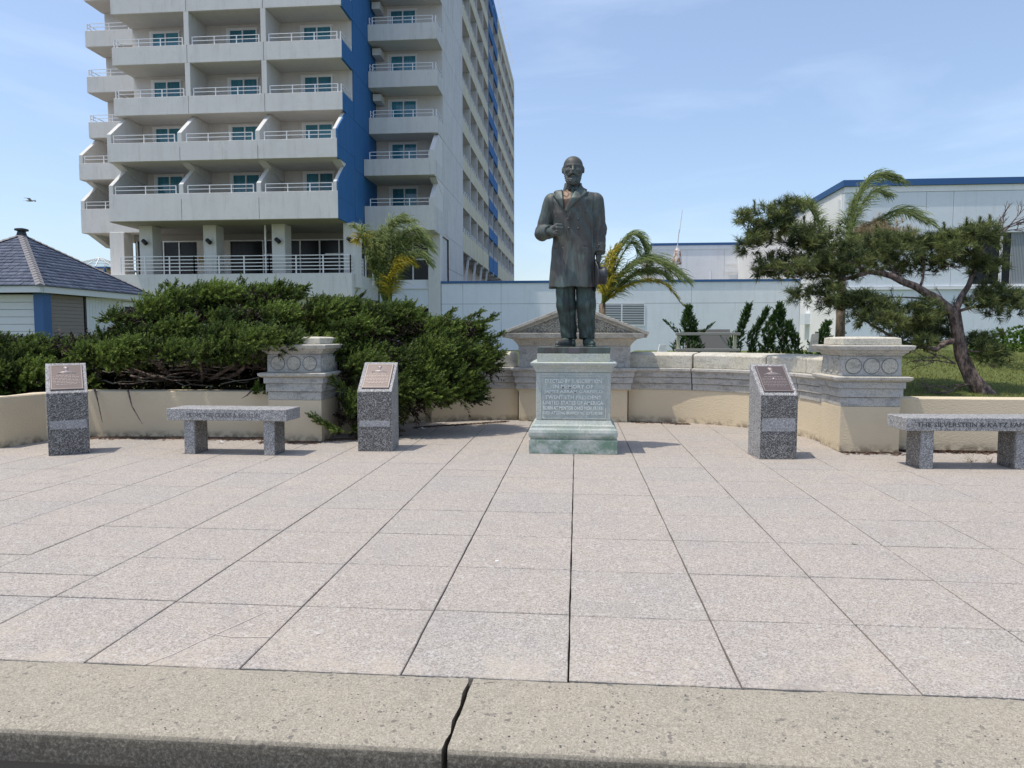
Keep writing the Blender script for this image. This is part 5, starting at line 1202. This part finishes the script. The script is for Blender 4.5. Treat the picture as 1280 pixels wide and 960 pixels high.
def polysd(x, z, P):
    d = np.full(x.shape, 1e9); s_ = np.ones(x.shape); n = len(P)
    for i in range(n):
        a = P[i]; b = P[i - 1]; ex_, ez_ = b[0] - a[0], b[1] - a[1]; wx, wz = x - a[0], z - a[1]
        t = np.clip((wx * ex_ + wz * ez_) / (ex_ ** 2 + ez_ ** 2), 0, 1); d = np.minimum(d, (wx - ex_ * t) ** 2 + (wz - ez_ * t) ** 2)
        c1 = z >= a[1]; c2 = z < b[1]; c3 = ex_ * wz > ez_ * wx; fl = (c1 & c2 & c3) | (~c1 & ~c2 & ~c3); s_ = np.where(fl, -s_, s_)
    return s_ * np.sqrt(d)
def ss(v, a, b): t = np.clip((v - a) / (b - a), 0, 1); return t * t * (3 - 2 * t)
HX, HY, HZ = -.022, -.020, 1.925     # head centre
def head_f(X, Y, Z):
    x, y, z = (X - HX) / 1.13, (Y - HY) / 1.05, (Z - HZ) / 1.02; ax = np.abs(x)
    d = ell(x, y, z, (0, .012, .045), (.094, .118, .102))
    d = su(d, ell(x, y, z, (0, -.038, -.035), (.073, .076, .105)), .03)
    d = su(d, cap(ax, y, z, (.0, -.098, .026), (.052, -.082, .028), .013), .018)          # brow
    d = sdif(d, ell(ax, y, z, (.034, -.120, .006), (.025, .030, .017)), .008)             # eye sockets
    d = su(d, ell(ax, y, z, (.034, -.090, .004), (.017, .014, .012)), .004)
    d = su(d, cap(ax, y, z, (.020, -.101, .014), (.046, -.092, .012), .0035), .004)       # lids
    d = su(d, cap(x, y, z, (0, -.104, .022), (0, -.136, -.030), .0095, .0145), .010)      # nose
    d = su(d, ell(ax, y, z, (.013, -.122, -.034), (.009, .013, .009)), .005)
    d = su(d, ell(ax, y, z, (.048, -.075, -.022), (.026, .028, .022)), .02)                # cheeks
    gro = .0028 * np.sin(x * 230 + 8 * np.sin(z * 40)) + .002 * np.sin(z * 300 + x * 120)
    d = su(d, cap(ax, y, z, (.008, -.126, -.050), (.044, -.104, -.074), .016, .010) + gro * .8, .006)   # moustache
    d = sdif(d, ell(x, y, z, (0, -.124, -.076), (.020, .016, .0055)), .005)
    d = su(d, ell(x, y, z, (0, -.118, -.084), (.020, .012, .008)), .004)
    d = su(d, ell(x, y, z, (0, -.082, -.128), (.060, .046, .050)) + gro, .014)             # beard
    d = su(d, cap(ax, y, z, (.078, -.022, -.005), (.050, -.062, -.115), .018, .026) + gro, .012)   # side whiskers
    d = su(d, ell(ax, y, z, (.099, .012, .002), (.013, .024, .034)), .006)                  # ears
    d = sdif(d, ell(ax, y, z, (.112, .004, .004), (.008, .012, .018)), .004)
    hair = ell(ax, y, z, (.0, .032, .010), (.104, .104, .085)) + gro * 1.2
    hair = np.maximum(hair, -(y + .038 + .25 * np.clip(z, 0, 1))); d = su(d, np.maximum(hair, z - .062), .006)
    return su(d, cap(x, y, z, (0, .03, -.26), (0, .018, -.08), .078, .066), .02)
def fist(X, Y, Z):
    s_ = 1.16; c = (-.235, -.255, 1.232); return fist0(c[0] + (X - c[0]) / s_, c[1] + (Y - c[1]) / s_, c[2] + (Z - c[2]) / s_) * s_
def fist0(X, Y, Z):
    W = np.array([-.245, -.245, 1.235]); h = np.array([.50, -.86, .02]); h /= np.linalg.norm(h); nrm = np.array([.86, .50, 0]); u = np.array([0, 0, 1.])
    d = cap(X, Y, Z, W - h * .05, W + h * .03, .036, .038)
    d = su(d, cap(X, Y, Z, W + h * .03 + u * .022, W + h * .085 + u * .026, .028, .024), .02); d = su(d, cap(X, Y, Z, W + h * .03 - u * .022, W + h * .08 - u * .03, .028, .022), .02)
    for i, (o, lf) in enumerate(((.042, .95), (.014, 1.05), (-.014, 1.0), (-.040, .85))):
        k = W + h * (.105 if i in (1, 2) else .098) + u * o; a = k + nrm * .045 * lf + h * .012; b = a - h * .040 + nrm * .008; c = b - nrm * .026 - h * .008
        f = np.minimum(np.minimum(cap(X, Y, Z, W + h * .07 + u * o, k, .0155, .0150), cap(X, Y, Z, k, a, .0150, .0135)), np.minimum(cap(X, Y, Z, a, b, .0135, .012), cap(X, Y, Z, b, c, .012, .0105)))
        d = su(d, f, .004)
    t0 = W + h * .02 + u * .038 + nrm * .015; t1 = t0 + h * .035 + nrm * .030 + u * .012; t2 = t1 + h * .035 + nrm * .008 - u * .008; t3 = t2 + h * .018 - nrm * .002 - u * .020
    f = np.minimum(np.minimum(cap(X, Y, Z, t0, t1, .019, .017), cap(X, Y, Z, t1, t2, .0165, .0145)), cap(X, Y, Z, t2, t3, .0145, .012))
    return su(d, f, .005)
def hand2(X, Y, Z):
    W = np.array([.262, -.045, 1.01]); d = cap(X, Y, Z, W + [0, 0, .05], W - [0, 0, .02], .034, .032)
    d = su(d, cap(X, Y, Z, W - [0, -.022, .03], W - [0, -.024, .085], .026, .022), .02); d = su(d, cap(X, Y, Z, W - [0, .022, .03], W - [0, .026, .08], .026, .021), .02)
    for i, (o, L) in enumerate(((-.042, .075), (-.014, .09), (.014, .086), (.038, .066))):
        k = W + np.array([.0, o, -.092]); a = k + np.array([.006, 0, -L * .45]); b = a + np.array([-.020, 0, -L * .32]); c = b + np.array([-.022, 0, -L * .05])
        f = np.minimum(np.minimum(cap(X, Y, Z, k + [0, 0, .03], a, .015, .014), cap(X, Y, Z, a, b, .014, .012)), cap(X, Y, Z, b, c, .012, .010)); d = su(d, f, .004)
    t0 = W + np.array([-.006, -.040, -.03]); t1 = t0 + np.array([-.02, -.012, -.05]); t2 = t1 + np.array([-.010, .004, -.038])
    return su(d, np.minimum(cap(X, Y, Z, t0, t1, .018, .015), cap(X, Y, Z, t1, t2, .0145, .011)), .006)
zk = [.60, .75, .95, 1.15, 1.28, 1.45, 1.58, 1.70]
def torso_w(Z, off=0):
    hw = np.interp(Z, zk, [.258, .252, .240, .230, .222, .236, .228, .15]); cx = np.interp(Z, zk, [-.018, -.018, -.018, -.018, -.015, -.015, -.015, -.018]); hd = np.interp(Z, zk, [.205, .195, .175, .158, .155, .168, .140, .085])
    return hw + off, cx, hd + off
def torso(X, Y, Z, off=0):
    hw, cx, hd = torso_w(Z, off); n = 2.5
    k = (np.abs((X - cx) / hw) ** n + np.abs((Y - .005) / hd) ** n) ** (1 / n); d = (k - 1) * np.minimum(hw, hd)
    d = np.maximum(d, Z - 1.66)
    d = su(d, cap(X, Y, Z, (-.235, .005, 1.600), (.205, .005, 1.600), .088 + off, sy=1.0), .06)
    return su(d, cap(X, Y, Z, (-.02, .02, 1.59), (-.02, .025, 1.735), .195 + off, .088 + off), .07)
def body_f(X, Y, Z):
    d = np.minimum(head_f(X, Y, Z), np.minimum(fist(X, Y, Z), hand2(X, Y, Z)))
    t = torso(X, Y, Z, -.030); t = np.maximum(t, .68 - Z); d = su(d, t, .01)
    for a, b, c in (((-.255, .01, 1.57), (-.36, .04, 1.26), (-.245, -.245, 1.235)), ((.225, .01, 1.57), (.268, .035, 1.29), (.262, -.045, 1.01))):
        d = np.minimum(d, np.minimum(cap(X, Y, Z, a, b, .06, .05), cap(X, Y, Z, b, c, .05, .034)))
    for a, b, c in (((-.10, 0, .78), (-.08, -.02, .5), (-.045, .02, .06)), ((.12, 0, .78), (.135, -.02, .5), (.145, .02, .06))):
        d = np.minimum(d, np.minimum(cap(X, Y, Z, a, b, .085, .065), cap(X, Y, Z, b, c, .065, .04)))
    return d
VO = [(-.140, 1.83), (-.118, 1.478), (-.012, 1.672), (.055, 1.83)]
LL = [(-.140, 1.775), (-.235, 1.690), (-.222, 1.672), (-.246, 1.648), (-.118, 1.466), (-.126, 1.60)]
LR = [(.060, 1.790), (.145, 1.712), (.120, 1.690), (.148, 1.672), (-.092, 1.440), (-.116, 1.476), (-.012, 1.668)]
def sleeve(X, Y, Z, a, b, c, cut):
    cr = .004 * np.sin((Z * .8 + X * .5 + Y * .4) * 95) * np.exp(-((X - b[0]) ** 2 + (Y - b[1]) ** 2 + (Z - b[2]) ** 2) / .012)
    cr = cr + .0015 * np.sin(Z * 34 + X * 30 + Y * 20)
    d = su(cap(X, Y, Z, a, b, .095, .080), cap(X, Y, Z, b, c, .080, .069), .03) + cr
    v = np.array(c) - np.array(b); L = np.linalg.norm(v); v /= L; s_ = (X - c[0]) * v[0] + (Y - c[1]) * v[1] + (Z - c[2]) * v[2]
    d = d - .004 * ss(s_, -.10, -.095)                               # turned cuff
    return np.maximum(d, s_ - cut)
def coat_f(X, Y, Z):
    d = torso(X, Y, Z, 0); ang = np.arctan2(Y, X + .018); lo = ss(1.30 - Z, 0, .5)
    d = d + lo * (.007 * np.sin(ang * 5 + Z * 2.5 + .8) + .003 * np.sin(ang * 11 - Z * 6 + 1) + .0012 * np.sin(ang * 31 + Z * 9)) + .004 * np.sin(X * 40 + Z * 26) * (1 - lo)
    fr = Y < -.02
    edge = -.098 + .012 * np.sin(Z * 13) + (1.45 - Z) * .02
    d = d - .011 * ss(X - edge, 0, .008) * ss(-Y, .02, .06) * ss(1.58 - Z, 0, .40)      # overlapping front
    d = d + .006 * np.exp(-((X - .175 + (Z - 1.3) * .05) / .006) ** 2) * (Z < 1.55)       # side seam by the arm
    pl = np.minimum(polysd(X, Z, LL), polysd(X, Z, LR)); d = d + .006 * np.exp(-(pl / .006) ** 2) * (Y < 0); d = d - .019 * ss(-pl, -.001, .006) * ss(-Y, .0, .03)
    d = np.maximum(d, np.where(fr, -polysd(X, Z, VO), -1e3))
    col = np.abs(cap(X, Y, Z, (-.022, .025, 1.70), (-.022, .040, 1.775), .104, .086)) - .011   # standing collar
    col = np.maximum(col, np.maximum(Z - 1.785 + (Y + .02) * -.25, -(Y + .045))); d = su(d, col, .015)
    for sx_, s0 in ((-.222, -1), (.196, 1)): d = d + .007 * np.exp(-((X - sx_ - s0 * (Z - 1.5) * .12) / .007) ** 2) * (Z > 1.42) * (Y < .05)
    d = d + .005 * np.exp(-((Z - 1.10 + .15 * np.abs(X + .02)) / .006) ** 2) * (np.abs(np.abs(X + .018) - .15) < .055) * (Y < 0)
    hem = .647 - .006 * np.sin(ang * 5); d = np.maximum(d, hem - Z)
    inner = torso(X, Y, Z, -.028); d = np.maximum(d, np.where(Z < .80, -inner, -1e3))
    d = su(d, sleeve(X, Y, Z, (-.252, .01, 1.59), (-.360, .045, 1.258), (-.262, -.205, 1.238), .0), .014)
    d = su(d, sleeve(X, Y, Z, (.222, .01, 1.59), (.266, .038, 1.285), (.262, -.038, 1.022), .0), .010)
    return d
def shirt_f(X, Y, Z):
    d = torso(X, Y, Z, -.014); d = np.maximum(d, np.maximum(1.44 - Z, Y)); d = np.maximum(d, np.abs(X + .03) - .16)
    c = np.abs(cap(X, Y, Z, (-.022, .02, 1.66), (-.022, .015, 1.765), .084, .076)) - .007; c = np.maximum(c, np.maximum(Z - 1.765, 1.68 - Z)); c = np.maximum(c, .012 - np.abs(X + .022))
    d = np.minimum(d, c); d = d - .006 * ss(-polysd(X, Z, [(-.13, 1.71), (-.06, 1.655), (-.085, 1.61), (-.13, 1.64)]), -.001, .004) * (Y < 0)
    return d
def tie_f(X, Y, Z):
    k = su(ell(X, Y, Z, (-.022, -.098, 1.715), (.018, .016, .016)), np.minimum(ell(X, Y, Z, (-.055, -.092, 1.714), (.032, .014, .020)), ell(X, Y, Z, (.011, -.092, 1.714), (.032, .014, .020))), .006)
    return su(k, cap(X, Y, Z, (-.022, -.10, 1.70), (-.03, -.13, 1.62), .016, .024, .6), .01)
def leg_f(a, b, c, ph):
    def f(X, Y, Z):
        d = su(cap(X, Y, Z, a, b, .112, .098), cap(X, Y, Z, b, c, .098, .088), .04)
        cr = .005 * np.sin(Z * 36 + X * 24 * ph + 3 * ph) * np.exp(-((Z - .18) / .09) ** 2) + .005 * np.sin((X * 26 + Z * 5) * ph + 1) + .0015 * np.sin(Z * 40 + X * 60)
        cs = -.010 * np.exp(-((X - c[0] + .012 * ph + (Z - .4) * .06) / .012) ** 2) * (Y < 0)   # crease
        d = d + cr + cs; hem = .085 + .30 * np.clip(Y + .02, -.1, .2) * -.35
        return np.maximum(np.maximum(d, hem - Z), Z - .72)
    return f
def shoe(X, Y, Z, h, t):
    h = np.array(h); t = np.array(t); v = t - h; v /= np.linalg.norm(v); m = h + v * .10
    d = su(cap(X, Y, Z, (h[0], h[1], .040), (m[0], m[1], .046), .044, .047), cap(X, Y, Z, (m[0], m[1], .040), (t[0], t[1], .030), .047, .034), .03)
    d = su(d, cap(X, Y, Z, (h[0], h[1], .05), (h[0], h[1] - .0, .14), .045, .05), .03); d = d + .003 * np.sin(Z * 140) * (Z > .06)
    sole = np.minimum(cap(X, Y, Z * 0, (h[0], h[1], 0), (m[0], m[1], 0), .047, .050), cap(X, Y, Z * 0, (m[0], m[1], 0), (t[0], t[1], 0), .050, .040)); sole = np.maximum(sole, Z - .014)
    return np.maximum(np.minimum(d, sole), -Z + .0005)
HC = np.array([.262, -.05, .775])
def hat_f(X, Y, Z):
    x, y, z = X - HC[0], Y - HC[1], Z - HC[2]; r_ = np.sqrt((y / .86) ** 2 + z ** 2)
    brim = np.maximum(np.abs(x + .035 - .9 * np.maximum(0, np.abs(y) - .05) ** 2 * 4 + .0) - .0075, r_ - .170 ); brim = su(brim, np.abs(np.sqrt((r_ - .168) ** 2 + (x + .035 - .9 * np.maximum(0, np.abs(y) - .05) ** 2 * 4) ** 2)) - .009, .004)
    cr = np.maximum(r_ - .094 + .012 * ss(x, .06, .12), np.abs(x - .022) - .058); cr = su(cr, ell(x, y, z, (.070, 0, 0), (.028, .072, .085)), .02)
    band = np.maximum(r_ - .098, np.abs(x + .012) - .014); return np.minimum(su(brim, cr, .01), band)
st = empty('bronze_statue', (-.030, 8.0, 1.1335), label='dark bronze statue of a bald bearded man in a frock coat holding a hat', cat='statue')
ar = np.arange
def add(name, f, bx_, h, m):
    (x0, x1), (y0, y1), (z0, z1) = bx_; V, Q = surf(f, ar(x0, x1, h[0]), ar(y0, y1, h[1]), z0 if False else (np.concatenate([ar(z0, 1.74, h[2]), ar(1.74, z1, .0048)]) if z1 > 1.9 else ar(z0, z1, h[2])))
    return npmesh(name, V, Q, m, st, smooth=True)
xs_b = np.concatenate([ar(-.46, -.31, .012), ar(-.31, .10, .0052), ar(.10, .22, .012), ar(.22, .31, .0055), ar(.31, .36, .01)])
V, Q = surf(body_f, xs_b, np.concatenate([ar(-.40, -.12, .0055), ar(-.12, .20, .008)]), np.concatenate([ar(.0, .85, .016), ar(.85, 1.02, .0055), ar(1.02, 1.22, .012), ar(1.22, 1.37, .0055), ar(1.37, 1.70, .012), ar(1.70, 2.12, .0048)]))
npmesh('body', V, Q, M_brz, st, smooth=True)
add('coat', coat_f, ((-.48, .37), (-.33, .25), (.62, 1.84)), (.0072, .0078, .0078), M_brz)
add('shirt', shirt_f, ((-.22, .16), (-.22, .13), (1.42, 1.79)), (.007, .007, .007), M_brzs)
add('cravat', tie_f, ((-.10, .06), (-.17, -.05), (1.57, 1.76)), (.005, .005, .005), M_brzg)
add('trouser_leg', leg_f((-.105, .0, .80), (-.090, -.02, .46), (-.052, .015, .10), 1), ((-.25, .09), (-.16, .15), (.04, .74)), (.0075, .0075, .0075), M_brzg)
add('trouser_leg', leg_f((.115, -.01, .80), (.128, -.035, .46), (.145, .0, .10), -1), ((-.03, .27), (-.18, .15), (.04, .74)), (.0075, .0075, .0075), M_brzg)
add('shoe', lambda X, Y, Z: shoe(X, Y, Z, (-.050, .03), (-.175, -.185)), ((-.28, .03), (-.28, .14), (-.01, .22)), (.007, .007, .006), M_brz)
add('shoe', lambda X, Y, Z: shoe(X, Y, Z, (.145, .02), (.200, -.215)), ((.06, .30), (-.31, .12), (-.01, .22)), (.007, .007, .006), M_brzg)
add('hat', hat_f, ((.18, .42), (-.24, .13), (.58, .97)), (.006, .0065, .0065), Mat('dark_bronze', (.045, .047, .055), .5, .3).m)
yy = ar(-.28, 0, .002)
for bxx, bz in ((.036, 1.470), (-.070, 1.378), (.036, 1.375), (-.066, 1.278), (.036, 1.275), (.245, 1.08), (.262, 1.10)):
    g = coat_f(np.full_like(yy, bxx), yy, np.full_like(yy, bz)); i = np.argmax(g < 0)
    ball = [(0, -.015, 0)]; vs = [(.016 * cos(2 * pi * k / 10), .002, .016 * sin(2 * pi * k / 10)) for k in range(10)] + [(.012 * cos(2 * pi * k / 10), -.010, .012 * sin(2 * pi * k / 10)) for k in range(10)] + ball
    o = MB().add(vs, [(k, (k + 1) % 10, 10 + (k + 1) % 10, 10 + k) for k in range(10)] + [(10 + k, 10 + (k + 1) % 10, 20) for k in range(10)]).build('button', M_brz, st, smooth=True); o.location = (bxx, yy[i], bz)
MB().tube([(0, 0, 0), (0, 0, .05), (0, 0, .062), (0, 0, .066), (0, 0, .078), (0, 0, .084)], [.021, .021, .014, .016, .020, .008], 12).build('bronze_peg', M_brzg, st, smooth=True).location = (-.002, -.28, 0)
